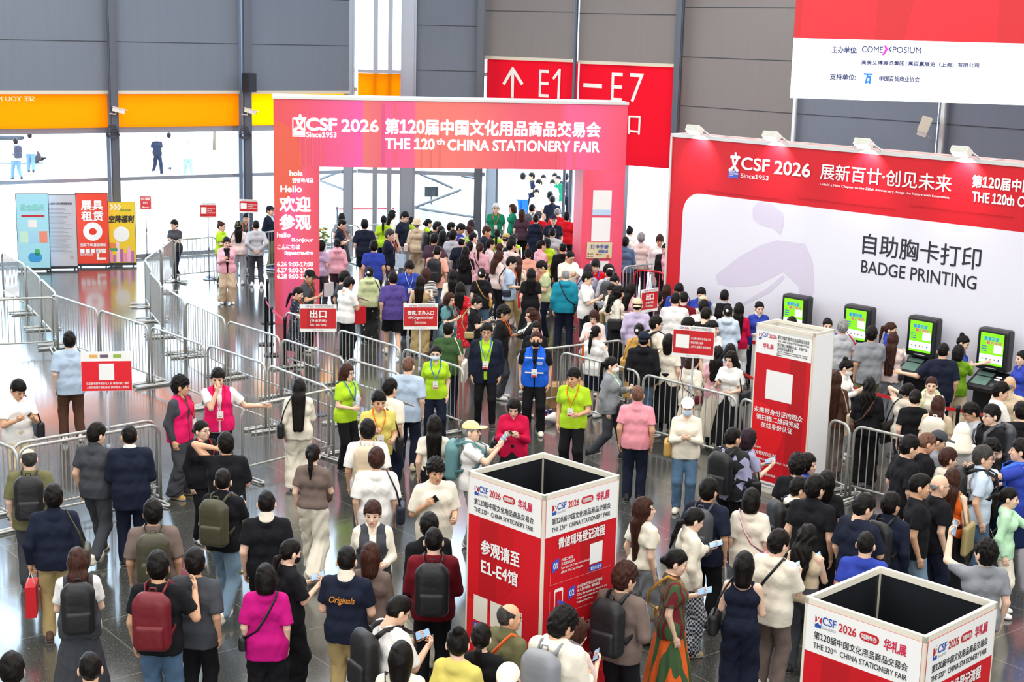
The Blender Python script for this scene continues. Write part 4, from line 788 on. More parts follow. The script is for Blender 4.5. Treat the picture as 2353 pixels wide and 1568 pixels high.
# ---------------------------------------------------------------- information pillars
def pillar(N, label, faces, wA=1.0, wR=1.0, white=False):
    PH = 2.48; Np = at(N[0], N[1], PH); ang = math.radians(-45.5); M = frame((Np[0], Np[1], 0), ang)
    # local: near corner at the origin, left face runs along -x, right face along +y
    o = empty('info_pillar', M @ Matrix.Translation((0, 0, 0)), label, 'pillar'); fr = MB(); t = .03
    CORN = [(0, 0), (-wA, 0), (0, wR), (-wA, wR)]
    for x, y in CORN: fr.box((x - (t if x == 0 else 0), y - (0 if y == 0 else t), 0), (x + (0 if x == 0 else t), y + (t if y == 0 else 0), PH - .004))
    for z0, z1 in ((PH - .05, PH), (0, .09)):
        fr.box((-wA, 0, z0), (0, t, z1)); fr.box((-wA, wR - t, z0), (0, wR, z1)); fr.box((-wA, t, z0), (-wA + t, wR - t, z1)); fr.box((-t, t, z0), (0, wR - t, z1))
    fr.obj('frame', mat('e4dfce', .4, name='cream_aluminium'), o)
    inn = WHT if white else mat('1a1c22', .5); fm = mat('ece9df', .5) if white else inn
    b = MB(); b.box((-wA + .01, .012, .05), (-.01, .018, PH - .04)); b.box((-wA + .01, wR - .018, .05), (-.01, wR - .012, PH - .04)); b.box((-wA + .012, .01, .05), (-wA + .018, wR - .01, PH - .04)); b.box((-.018, .01, .05), (-.012, wR - .01, PH - .04)); b.box((-wA + .02, .02, .3), (-.02, wR - .02, .32)); b.obj('inner_panel', fm, o)
    for nm, R_, w, fn in (('front_panel', Matrix.Translation((-wA, 0, 0)), wA, faces[0]), ('side_panel', Matrix.Rotation(math.pi / 2, 4, 'Z'), wR, faces[1])):
        q = MB().box((.025, -.004, .085), (w - .025, .01, PH - .045)).obj(nm, RED if fn else mat('f3f4f6', .45), o, M=R_)
        if fn: L = Letters(); fn(L, w); L.obj('print', q)
    return o
def header(L, w, z0=2.075):
    H1 = 2.43; L.rect(.025, z0, w - .025, 2.4345, WHT, -.0055); y = -.008
    logo(L, .1, 2.275, .055, .115, REDT, WHT, BLUT, -.0105); L.line('CSF', .165, 2.315, .28, 2.375, BLUT, y); L.line('Since1953', .165, 2.28, .28, 2.3, mat('8a8f9a'), y, bold=0); L.line('2026', .305, 2.305, .45, 2.367, REDT, y); L.rect(.48, 2.3, .64, 2.368, REDT, y, r=.033); L.line('同期举办', .497, 2.314, .623, 2.354, WHT, y - .002); L.line('华礼展', .68, 2.29, .86, 2.372, mat('d0204a'), y, bold=.03)
    L.line('第120届中国文化用品商品交易会', .1, 2.185, .88, 2.245, BLKT, y, bold=.01); L.line('THE 120', .1, 2.115, .27, 2.158, BLKT, y, bold=.008); L.line('th', .275, 2.135, .3, 2.16, BLKT, y, bold=0); L.line('CHINA STATIONERY FAIR', .33, 2.115, .88, 2.158, BLKT, y, bold=.008)
def swirl(L, w):
    L.rect(.18, .9, .42, 2.06, DRED, -.0058); L.poly([(.42, 2.06), (.42, 1.35)] + [(.42 + .22 * math.sin(t), 1.35 + .25 * (1 - math.cos(t))) for t in np.linspace(.3, 1.9, 7)] + [(.62, 2.06)], mat('c20e1a', .45), -.0058); L.poly([(.0 + .03, .55)] + [(.03 + .75 * math.sin(t), .5 + .75 * math.cos(t)) for t in np.linspace(0, 1.5, 9)], mat('e0141f', .45), -.0059)
def face_go(L, w):
    header(L, w); swirl(L, w); L.line('参观请至', .21, 1.73, .72, 1.87, WHT, bold=.03); L.line('E1-E4馆', .22, 1.54, .70, 1.675, WHT, bold=.03)
    for k, t in enumerate(('展会官网', '官方微信', '现场社群')): x = .12 + k * .23; L.rect(x, 1.05, x + .19, 1.3, mat('e9e4d6'), -.008); L.rect(x, .975, x + .19, 1.03, mat('3a50b0'), -.008); L.line(t, x + .02, .985, x + .17, 1.02, WHT, bold=0)
def face_steps(L, w):
    header(L, w); L.rect(.5, .1, .8, 2.06, DRED, -.0058); L.line('微信现场登记流程', .19, 1.945, .81, 2.045, WHT, bold=.03); B2 = mat('3558c8')
    steps = [(1.74, .12, '01', ('扫描二维码,', '关注展会公众号', 'Scan the QR Code and follow the', 'official WeChat account')), (1.43, .345, '02', ('点击菜单栏“观众参观”按钮', '进入登记系统, 填写观众', 'Click the button as shown in the', 'image and complete the Visitor', 'Registration Form')), (1.1, .345, '03', ('登记成功', 'Registration Form to', 'get the confirmation')), (.72, .345, '04', ('凭登记二维码及名片', '至登记台或自助机', 'Show your business card and', 'Registration Letter to print', 'your badge'))]
    for z, x, n, ls in steps:
        L.poly([(x, z - .015), (x + .085, z + .015), (x + .085, z + .115), (x, z + .085)], B2, -.009); L.line(n, x + .012, z + .02, x + .073, z + .075, WHT, y=-.012)
        for i, t in enumerate(ls): L.line(t, x + .115, z + .07 - i * .038, x + .115 + min(.026 * len(t) if ord(t[0]) > 999 else .0128 * len(t), .9 - x - .115), z + (.1 if ord(t[0]) > 999 else .094) - i * .038, WHT, bold=.006)
        for a in ((.1, z - .13, .92, z - .127), (.1, z - .13, .103, z + .12)): L.rect(*a, mat('f09aa0'), -.008)
    L.rect(.62, 1.69, .79, 1.89, WHT, -.008); L.rect(.62, 1.62, .79, 1.675, B2, -.009); L.line('官方公众号', .635, 1.632, .775, 1.664, WHT)
    L.rect(.16, 1.34, .275, 1.56, WHT, -.008, r=.02); L.rect(.172, 1.365, .263, 1.53, RED, -.009); L.rect(.2, 1.4, .25, 1.45, mat('6a50b0'), -.0095, r=.024); L.poly([(.235, 1.41), (.255, 1.43), (.3, 1.41), (.31, 1.34), (.27, 1.33)], mat('3a52c0'), -.01); L.rect(.74, .95, .86, 1.17, WHT, -.008, r=.02); L.rect(.753, .975, .847, 1.14, RED, -.009)
pillar((1251, 1140), 'front red information pillar reading E1-E4 with white header, nearest the middle of the hall', (face_go, face_steps)); pillar((2129, 1465), 'red information pillar with white header at the lower right corner', (face_go, face_steps))
def face_code(L, w):
    L.rect(.025, 2.05, w - .025, 2.4345, WHT, -.0055); L.rect(.025, 2.385, w - .025, 2.4345, mat('d9d8cc'), -.006); y = -.008
    logo(L, .06, 2.25, .05, .12, REDT, WHT, BLUT, -.0105); L.line('CSF', .12, 2.3, .225, 2.36, BLUT, y); L.line('2026', .24, 2.295, .37, 2.35, REDT, y); L.line('华礼展', .145, 2.135, .325, 2.21, mat('d0204a'), y, bold=.03)
    for t, z, x1, h in (('第120届中国文化用品商品交易会', 2.305, .93, .055), ('THE 120th CHINA STATIONERY FAIR', 2.262, .93, .03), ('第27届上海国际礼品、文创产品', 2.2, .9, .047), ('及家居用品展览会', 2.148, .67, .047), ('The 27th Shanghai International Gift, Cultural', 2.115, .91, .024), ('and Creative Products and Home Furnishings', 2.088, .91, .024), ('Exhibition', 2.062, .49, .022)): L.line(t, .39, z, x1, z + h, BLKT, y, bold=.006)
    L.rect(.62, .12, .9, 2.05, DRED, -.0056); L.poly([(.03, 1.3)] + [(.03 + .55 * math.sin(t), .9 + .45 * math.cos(t)) for t in np.linspace(0, 2.2, 9)] + [(.03, .3)], mat('e2141f', .45), -.0058)
    L.rect(.23, 1.4, .69, 1.83, WHT, -.008); L.line('未携带身份证的观众', .05, 1.175, .9, 1.26, WHT, bold=.02); L.line('请扫描二维码完成', .1, 1.07, .85, 1.155, WHT, bold=.02); L.line('在线身份认证', .19, .965, .74, 1.05, WHT, bold=.02)
    L.line('主办单位:', .06, .64, .22, .67, WHT); L.line('COMEXPOSIUM', .06, .55, .48, .605, WHT); L.line('高美艾博展览集团 | 高百赢展览（上海）有限公司', .06, .47, .9, .505, WHT, bold=.006); L.line('支持单位:', .12, .36, .28, .39, WHT); L.line('中国百货商业协会', .15, .26, .5, .295, WHT); L.rect(.025, .085, .975, .17, WHT, -.008); L.line('www.chinastationeryfair.com', .15, .105, .7, .15, BLKT, y=-.01, bold=.006)
pillar((1872, 767), 'white booth pillar with red front panel and blank white square, behind the barricades', (face_code, None), 1.0, .5, True)
# ---------------------------------------------------------------- barricades
BST = mat('b3b3ae', .38, .45, name='galvanised_steel')
def barrier(a, b, label, m=BST, h=1.1, feet=True):
    A, B_ = at(a[0], a[1], h), at(b[0], b[1], h); P = Plane(A, B_); L_ = P.L; o = empty('crowd_barrier', P.M, label, 'barrier', 'steel crowd barriers of the queue lanes'); r = .15; n = 5
    arc = lambda cx, cz, t0: [(cx + r * math.cos(t0 - math.pi / 2 * k / n), 0, cz + r * math.sin(t0 - math.pi / 2 * k / n)) for k in range(n + 1)]
    MB().tube([(.03, 0, .02)] + arc(.03 + r, h - r, math.pi) + arc(L_ - .03 - r, h - r, math.pi / 2) + [(L_ - .03, 0, .02)], .021, 8).tube([(.03, 0, .2), (L_ - .03, 0, .2)], .017, 8).obj('frame', m, o, True)
    mb = MB(); k = max(int(round(L_ / .125)), 3)
    for i in range(1, k): x = .03 + (L_ - .06) * i / k; mb.tube([(x, 0, .2), (x, 0, h - .005)], .0085, 6, cap=False)
    mb.obj('bar_infill', m, o, True)
    for x in ((.12, L_ - .12) if feet else ()): MB().tube([(x - .04, -.33, .03), (x - .04, .33, .03), (x + .0, .37, .03), (x + .04, .33, .03), (x + .04, -.33, .03), (x, -.37, .03), (x - .04, -.33, .03)], .018, 6).tube([(x, 0, .03), (x, 0, .2)], .018, 6).obj('foot', m, o, True)
    return o
for a, b, lb in (((3, 580), (58, 609), 'at the far end of the left lane, below the light blue banner'), ((60, 610), (93, 640), 'second in the left lane, below the grey text banner'), ((94, 641), (128, 674), 'third in the left lane, at its bend'), ((118, 676), (225, 712), 'fourth in the left lane, where the lane turns right'), ((227, 712), (342, 750), 'behind the bearded person in light blue'), ((345, 750), (472, 795), 'further along the line behind the bearded person'), ((475, 792), (612, 838), 'behind the two hot pink vests'), ((616, 838), (758, 893), 'right of the hot pink vests, ending at the ponytail lane'), ((552, 938), (770, 893), 'under the hand of the pink vest with hand to the face'), ((-45, 690), (133, 683), 'cut by the left edge behind the bearded person'),
    ((22, 1022), (362, 964), 'behind the charcoal polo and navy suit, rear one of a pair'), ((36, 1032), (370, 974), 'behind the charcoal polo and navy suit, front one of a pair'), ((-40, 1003), (42, 1036), 'cut by the left edge beside the olive tee'),
    ((332, 597), (369, 571), 'of the far lane, rising toward the dark grey tee'), ((370, 571), (399, 549), 'of the far lane, just left of the dark grey tee'), ((400, 552), (500, 544), 'in front of the dark grey tee with papers'), ((560, 541), (640, 530), 'beside the left gate column, in front of the navy cap'), ((333, 598), (350, 624), 'at the far lane corner below the EXIT board'), ((344, 626), (371, 655), 'of the middle lane, second below the EXIT board'), ((371, 656), (424, 690), 'of the middle lane, third below the EXIT board'), ((426, 693), (518, 733), 'of the middle lane, below the pink jacket'), ((521, 737), (645, 776), 'of the middle lane, left of the black belt posts'),
    ((646, 778), (793, 826), 'carrying the exit placard'), ((795, 823), (925, 862), 'between exit placard lane and light blue tee'), ((655, 716), (770, 752), 'behind the exit placard, beside polka dot dress'), ((776, 757), (922, 800), 'below the sage jacket and purple tee'), ((924, 800), (1068, 848), 'behind the pale blue mask, carrying the VIP placard'),
    ((1187, 810), (1437, 781), 'behind the bright blue vest'), ((1287, 808), (1472, 856), 'behind the lime polo with hand at waist'), ((1476, 859), (1697, 915), 'carrying the code placard, behind the white cap'), ((1701, 913), (1770, 940), 'meeting the white booth pillar on its left'), ((1905, 961), (1957, 980), 'meeting the white booth pillar on its right'), ((1960, 977), (2108, 1012), 'in front of the all-black outfit'), ((1430, 614), (1532, 603), 'in the side doorway, rear one'), ((760, 522), (828, 518), 'beyond the gate behind the navy shorts'), ((832, 518), (878, 515), 'beyond the gate left of the entrance desk')):
    barrier(a, b, 'steel crowd barrier ' + lb)
barrier((1456, 620), (1530, 627), 'red crowd barrier in the side doorway', mat('c8303a', .4, .3))
# ---------------------------------------------------------------- placards on poles
def placard(bx, by, foot, w, h, yaw, label, fn, fz=1.1, red=True):
    F_ = at(foot[0], foot[1], fz); d = np.array([0, -1.0]); F_ = F_[:2] + d * .1; r = ray(bx, by); t = (F_[1] - CAM[1]) / r[1]; zc = (CAM + r * t)[2]; M = frame((F_[0], F_[1], 0), math.radians(yaw))
    o = empty('placard_stand', M, label, 'sign'); MB().lathe([(0, 0), (.16, 0), (.16, .015), (.03, .03), (0, .03)]).obj('base', DSTEEL, o); MB().tube([(0, 0, .02), (0, 0, zc - h / 2)], .016, 8).tube([(0, 0, .75), (0, 0, .9)], .026, 8).obj('pole', STEEL, o, True)
    b = MB().box((-w / 2, -.03, zc - h / 2), (w / 2, -.015, zc + h / 2)).obj('board', WHT, o); L = Letters(); fn(L, zc, w, h, -.034); L.obj('print', b); return o
def head_strip(L, zc, w, h, y, low=True):
    L.rect(-w / 2 + .01, zc - h * .38 if low else zc - h / 2 + .006, w / 2 - .01, zc + h * .36, mat('c8141f', .45), y + .002); L.line('CSF', -w * .34, zc + h * .4, -w * .24, zc + h * .46, BLUT, y); L.line('2026', -w * .22, zc + h * .4, -w * .12, zc + h * .46, REDT, y); L.line('第120届中国文化用品商品交易会', -w * .08, zc + h * .43, w * .42, zc + h * .475, BLKT, y, bold=0); L.line('THE 120th CHINA STATIONERY FAIR', -w * .08, zc + h * .385, w * .42, zc + h * .415, BLKT, y, bold=0)
    if low: L.line('展新百廿·创见未来', -w * .15, zc - h * .465, w * .15, zc - h * .42, mat('8a8a90'), y, bold=0)
    L.rect(-w * .3, zc - h * .38, -w * .1, zc + h * .36, mat('b3101a', .45), y + .001)
def f_exit(L, zc, w, h, y): head_strip(L, zc, w, h, y); L.line('出口', -w * .22, zc + h * .02, w * .22, zc + h * .3, WHT, y, bold=.04); L.line('(只出不进)', -w * .22, zc - h * .16, w * .22, zc - h * .04, WHT, y, bold=.03); L.line('Exit | No Entry', -w * .22, zc - h * .3, w * .22, zc - h * .2, WHT, y, bold=.02)
def f_vip(L, zc, w, h, y): head_strip(L, zc, w, h, y); L.line('贵宾, 主办入口', -w * .38, zc + h * .05, w * .38, zc + h * .23, WHT, y, bold=.03); L.line('VIP/Organizer/Staff', -w * .38, zc - h * .12, w * .36, zc + h * .01, WHT, y, bold=.02); L.line('Entrance', -w * .17, zc - h * .27, w * .16, zc - h * .17, WHT, y, bold=.02)
def f_code(L, zc, w, h, y):
    head_strip(L, zc, w, h, y); L.rect(-w * .42, zc - h * .2, -w * .1, zc + h * .22, WHT, y)
    for i, t in enumerate(('已注册未携带身份证人员,', '微信扫描二维码', '上传头像照片核验身份')): L.line(t, -w * .06, zc + h * (.08 - .13 * i), w * (.42 if i != 1 else .24), zc + h * (.16 - .13 * i), WHT, y, bold=.01)
def f_code2(L, zc, w, h, y):
    L.rect(-w / 2 + .004, zc - h / 2 + .004, w / 2 - .004, zc + h * .26, mat('e01024', .45), y + .002); L.rect(-w * .15, zc - h * .22, w * .15, zc + h * .2, WHT, y)
    for i, (c, x) in enumerate((('e8b060', -.33), ('6a5a70', -.12), ('90b840', .14))): L.rect(w * x, zc + h * .35, w * (x + .16), zc + h * .43, mat(c), y)
    for i, t in enumerate(('已注册未携带身份证人员, 微信扫描二维码', '上传头像照片核验身份, 获取电子入场凭证')): L.line(t, -w * .4, zc - h * (.34 + .1 * i), w * .44, zc - h * (.27 + .1 * i), WHT, y, bold=.01)
def f_way(L, zc, w, h, y): L.rect(-w / 2, zc - h / 2, w / 2, zc + h / 2, mat('c8304a', .5), y + .002); L.line('出口通道', -w * .4, zc + h * .2, w * .4, zc + h * .42, WHT, y, bold=.03); L.line('EXIT', -w * .22, zc - h * .08, w * .22, zc + h * .08, WHT, y); L.rect(-w * .25, zc - h * .36, w * .3, zc - h * .33, WHT, y); L.poly([(-w * .33, zc - h * .345), (-w * .2, zc - h * .41), (-w * .2, zc - h * .28)], WHT, y)
placard(733, 731, (733, 806), .62, .47, 7, 'red placard reading Exit No Entry on a pole', f_exit); placard(966, 727, (966, 814), .58, .44, 8, 'red placard reading VIP Organizer Staff Entrance', f_vip); placard(1598, 786, (1587, 887), .66, .50, -17, 'red placard with blank white square, tilted, before the badge queue', f_code)
placard(254, 853, (254, 984), .66, .54, 10, 'bright red placard with white header beside the bearded person', f_code2); placard(1489, 690, (1486, 752), .46, .44, 42, 'red exit placard turned aside, before the badge desk', f_exit); placard(481, 484, (481, 545), .42, .4, 12, 'small red placard with white square, left one near the lime tee', f_code); placard(574, 474, (574, 538), .5, .36, -3, 'small red placard with white square beside the left gate column', f_code); placard(339, 466, (340, 592), .3, .36, 8, 'small pink-red EXIT board with arrow by the banners', f_way, 0)
# ---------------------------------------------------------------- roll-up banners
def banner(px, py, w, h, m, label, fn):
    P_ = at(px, py, 0); az = math.atan2(P_[0], P_[1]); o = empty('rollup_banner', frame(P_, -az * .4 + math.radians(8)), label, 'banner'); b = MB().box((-w / 2, -.01, .1), (w / 2, .0, h)).obj('print_sheet', m, o); MB().box((-w / 2 - .02, -.06, .03), (w / 2 + .02, .08, .1)).box((-w / 2 + .06, -.15, 0), (-w / 2 + .1, .15, .03)).box((w / 2 - .1, -.15, 0), (w / 2 - .06, .15, .03)).obj('base', mat('2a2b30', .5), o)
    mb = MB().box((-w / 2 - .015, -.012, .1), (-w / 2, .01, h + .015)).box((w / 2, -.012, .1), (w / 2 + .015, .01, h + .015)).box((-w / 2 - .015, -.012, h), (w / 2 + .015, .01, h + .015)); mb.obj('rim', mat('3a3b40', .5), o); L = Letters(); fn(L, w, h); L.obj('print', b, Matrix.Translation((0, -.006, 0)))
def b1(L, w, h):
    L.line('展会服务', -.3, h - .42, .3, h - .26, mat('8fe0d8'), bold=.03); L.rect(-.28, h - .6, .3, h - .55, REDT); L.rect(-.12, h - .88, .1, h - .68, WHT)
    for k, c in enumerate(('c8ecd8', 'a8d8f0', 'f0907a')): L.rect(-.33 + k * .24, h - 1.28, -.13 + k * .24, h - .98, mat(c))
    L.rect(-.15, .25, .2, .5, mat('3a9ad8'), r=.12); L.rect(.02, .42, .15, .6, mat('4ab870'), r=.05)
def b2(L, w, h):
    L.line('上海市公共文明观展须知', -.29, h - .26, .29, h - .2, BLKT, bold=.02)
    for k in range(34): L.rect(-.3, h - .36 - k * .036, random.uniform(.05, .3), h - .352 - k * .036, mat('8a8a92'))
    L.rect(.2, .28, .3, .38, mat('c0a8a8'), r=.05)
def b3(L, w, h):
    L.line('展具', -.27, h - .45, .29, h - .2, WHT, bold=.04); L.line('租赁', -.27, h - .74, .29, h - .49, WHT, bold=.04); L.rect(-.24, h - 1.28, .26, h - .78, WHT, r=.249, n=10); L.rect(-.09, h - 1.12, .11, h - .94, mat('e03018'), -.01, r=.09); L.line('扫码下单,直送展位', -.32, h - 1.44, .34, h - 1.35, WHT, bold=.03)
    for k in range(5): L.rect(-.33 + k * .138, h - 1.62, -.22 + k * .138, h - 1.5, WHT)
    L.line('021-20906280', -.33, .32, .0, .37, WHT); L.rect(.1, .2, .33, .26, WHT); L.rect(.1, .26, .15, .44, WHT); L.rect(.12, .44, .3, .48, WHT)
def b4(L, w, h):
    L.line('空降福利', -.32, h - .55, .32, h - .36, BLKT, bold=.04, shear=.1); L.line('1月1日-12月31日', -.02, h - .24, .27, h - .19, mat('2a8a4a')); L.rect(-.21, h - 1.08, .21, h - .66, WHT, r=.209, n=10)
    for k, (hh, c) in enumerate(((.3, 'e8a0c0'), (.2, 'c86ab0'), (.55, 'f0d0dc'), (.35, 'b060b0'), (.25, 'e890b0'), (.42, 'f0b0c8'), (.3, 'c070b8'))): L.rect(-.33 + k * .095, .12, -.25 + k * .095, .12 + hh, mat(c))
    for k in range(3): L.poly([(-.3 + k * .1, h - .05), (-.24 + k * .1, h - .05), (-.18 + k * .1, h - .13), (-.24 + k * .1, h - .21), (-.3 + k * .1, h - .21), (-.24 + k * .1, h - .13)], mat('f2ead0'))
    L.rect(-.33, h - 1.25, -.15, h - 1.1, mat('e0884a')); L.rect(-.3, h - 1.33, -.12, h - 1.25, mat('3aa06a'))
banner(80, 624, .80, 2.05, mat('a8e0f0', .5), 'light blue rollup banner, first from the window corner', b1); banner(144, 620, .78, 2.0, mat('c4c4cc', .6), 'grey rollup banner filled with small text', b2); banner(215, 614, .82, 2.0, mat('e8432a', .5), 'orange-red rollup banner with four large white characters', b3); banner(281, 612, .74, 1.75, mat('ecc828', .5), 'yellow rollup banner with pink skyline and dark characters', b4)
# ---------------------------------------------------------------- belt posts
def post(px, py, lab, to=None, red='d8486a'):
    P_ = at(px, py, 0.0); o = empty('belt_post', frame(P_, 0), lab, 'post', 'black belt barrier posts'); K = mat('17181b', .4); MB().lathe([(0, 0), (.17, 0), (.17, .02), (.05, .04), (0, .04)]).obj('base', K, o); MB().lathe([(.028, .03), (.028, .9), (.036, .9), (.036, 1.0), (0, 1.01)]).obj('pole', K, o, True)
    if to: Q = at(to[0], to[1], 0) - P_; MB().add([(0, 0, .9), (Q[0], Q[1], .9), (Q[0], Q[1], .95), (0, 0, .95), (.004, .004, .9), (Q[0] + .004, Q[1] + .004, .9), (Q[0] + .004, Q[1] + .004, .95), (.004, .004, .95)], [(0, 1, 2, 3), (7, 6, 5, 4), (3, 2, 6, 7), (0, 4, 5, 1)]).obj('belt', mat(red, .6), o)
post(615, 743, 'black belt post furthest back left of the gate'); post(611, 792, 'black belt post starting the pink belt left of the gate', (625, 817)); post(625, 817, 'black belt post in the middle of the pink belt', (655, 845)); post(655, 845, 'black belt post nearest the exit placard barrier')
post(1925, 1010, 'black belt post right of the white booth pillar', (2060, 1050), 'd0101c'); post(2060, 1050, 'black belt post beside the raised hand person', (2190, 1075), 'd0101c'); post(2190, 1075, 'black belt post behind the cream sun hood', (2350, 1110), 'd0101c'); post(1765, 1015, 'black belt post hidden by the white skirts', (1690, 975), 'd0101c'); post(775, 548, 'belt post with red belt beyond the gate', (905, 546), 'd0203c')
# ---------------------------------------------------------------- things fixed to posts
def cctv(px, py, pl, off, yaw, label, k=1.0, tilt=.25):
    p = pl.shift(off); u, z = p.uz(px, py); o = empty('security_camera', p.M @ Matrix.Translation((u, 0, z)) @ Matrix.Rotation(math.radians(yaw), 4, 'Z') @ Matrix.Rotation(tilt, 4, 'Y') @ Matrix.Scale(k, 4), label, 'camera'); MB().box((-.16, -.06, -.05), (.18, .06, .06)).box((-.18, -.07, .06), (.24, .07, .075)).obj('housing', mat('e2d8cc', .5), o); MB().box((.18, -.045, -.04), (.19, .045, .045)).obj('lens', mat('2a2c33', .2), o); MB().tube([(-.05, 0, -.05), (-.05, 0, -.12), (-.2, .1, -.14)], .02, 6).obj('bracket', mat('c9c4bc', .5), o)
cctv(272, 254, WL, .5, -20, 'white security camera on the first steel post'); cctv(574, 256, WL, .5, -20, 'white security camera on the steel post by the gate')
p = W3.shift(.6); u, z = p.uz(2125, 288); o = empty('floodlight', p.M @ Matrix.Translation((u, 0, z)) @ Matrix.Rotation(.5, 4, 'Z') @ Matrix.Rotation(.3, 4, 'Y'), 'white floodlight on the pale post below the video screen', 'lamp'); MB().box((-.12, -.08, -.16), (.12, .08, .2)).obj('housing', mat('e8e2cc', .4), o); MB().box((-.1, -.07, -.26), (.12, .1, -.16)).obj('visor', ALU, o); MB().tube([(.05, .05, -.2), (.2, .12, -.25), (.3, .3, -.3)], .025, 6).obj('bracket', ALU, o)
p = WL.shift(.55); u, z = p.uz(573, 190); o = empty('loudspeaker', p.M @ Matrix.Translation((u, 0, z)) @ Matrix.Rotation(.35, 4, 'Z'), 'black loudspeaker on the steel post above the gate', 'speaker'); MB().box((-.16, -.12, -.26), (.16, .14, .26)).obj('cabinet', mat('1d2026', .6), o); MB().box((-.14, -.13, -.24), (.14, -.12, .24)).obj('grille', mat('2a2d34', .8), o)
# cables looped round the posts
for px, py, pl, lb in ((258, 300, WL, 'black cable coil on the first steel post'), (562, 303, WL, 'black cable coil on the steel post by the gate')):
    q = pl.shift(.42); u, z = q.uz(px, py); mb = MB()
    for k in range(5): mb.tube([(u + (.14 + .012 * k) * math.cos(t), -.01 * k, z - .03 * k + (.16 - .02 * k) * math.sin(t)) for t in np.linspace(0, 6.28, 15)], .014, 5)
    tag(mb.obj('cable_coil', mat('3a3a44', .6), None, True, q.M), lb, 'cable')
# ---------------------------------------------------------------- small things on the floor
P_ = at(1266, 975, 0.0); o = empty('megaphone', frame((P_[0], P_[1], .105), math.radians(200)), 'white megaphone lying on the floor beside the blue vest', 'megaphone'); MB().lathe([(.03, .22), (.035, .12), (.05, .06), (.105, -.06), (.1, -.06), (.045, .05), (0, .06)], seg=18).obj('horn', mat('e8e4dc', .4), o, True, Matrix.Rotation(math.pi / 2, 4, 'Y') @ Matrix.Rotation(0, 4, 'X')); MB().box((.12, -.03, -.03), (.27, .03, .04)).obj('body', mat('b9b4aa', .5), o); MB().tube([(.18, 0, -.03), (.19, 0, -.1), (.25, 0, -.1), (.25, 0, -.03)], .012, 6).obj('handle', mat('d0ccc4'), o)
for px, py, lb in ((1265, 957, 'blue drink can standing behind the megaphone'), (1253, 960, 'blue drink can half hidden behind the megaphone')): P_ = at(px, py, 0); o = MB().lathe([(0, 0), (.027, 0), (.033, .01), (.033, .11), (.027, .125), (0, .125)]).obj('drink_can', mat('1c2f80', .3, .4), None, True, frame(P_, 0)); tag(o, lb, 'can'); MB().lathe([(0, .126), (.026, .126), (0, .127)]).obj('can_lid', ALU, o); MB().box((-.012, -.0345, .04), (.012, -.033, .08)).obj('logo', mat('c8303a'), o)
P_ = at(1300, 930, 0); o = MB().box((-.35, -.22, 0), (.35, .22, .38)).obj('cardboard_box', mat('b78d5a', .8), None, False, frame(P_, .25)); tag(o, 'brown cardboard box on the floor behind the barrier', 'box'); MB().box((-.35, -.03, .38), (.35, .03, .384)).obj('tape', mat('d4b078', .4), o)
P_ = at(990, 545, 0); o = empty('entrance_terminal', frame((P_[0], P_[1], 0), .2), 'dark display terminal on a stand at the entrance desk', 'terminal'); MB().box((-.3, -.2, 0), (.3, .2, 1.05)).obj('cabinet', mat('d0dae2', .4), o); MB().box((-.03, -.02, 1.05), (.03, .02, 1.35)).obj('stem', DSTEEL, o); MB().box((-.22, -.03, 1.3), (.22, .02, 1.62)).obj('display', mat('30343c', .3), o)
# black rubbish cart and folding trolley at the right edge
P_ = at(2310, 1300, 0.0); o = empty('folding_trolley', frame(P_, math.radians(20)), 'folding trolley with navy bag and silver frame at the right edge', 'trolley'); mb = MB()
for s in (-.25, .25): mb.tube([(s, -.35, .1), (s, .05, .5), (s, .3, 1.0), (s, .38, 1.05)], .016, 8).tube([(s, .3, .1), (s, .0, .45), (s, -.25, .75)], .014, 8)
mb.tube([(-.25, .38, 1.05), (.25, .38, 1.05)], .018, 8); mb.obj('tube_frame', mat('c9ccd0', .25, .8), o, True)
f = union([rbox((-.23, -.25, .28), (.23, .12, .72), .08), rbox((-.22, .0, .5), (.22, .24, .9), .08)], .05); V, Q = solid(f, .03); link('fabric_seat', vmesh('fabric_seat', V, Q, cloth('1c2a52')), o)
for sx in (-.26, .26):
    for y in (-.35, .3): MB().lathe([(.0, -.02), (.085, -.02), (.095, 0), (.085, .02), (0, .02)], seg=16).obj('wheel', mat('1a1a1c', .6), o, True, Matrix.Translation((sx, y, .095)) @ Matrix.Rotation(math.pi / 2, 4, 'Y'))
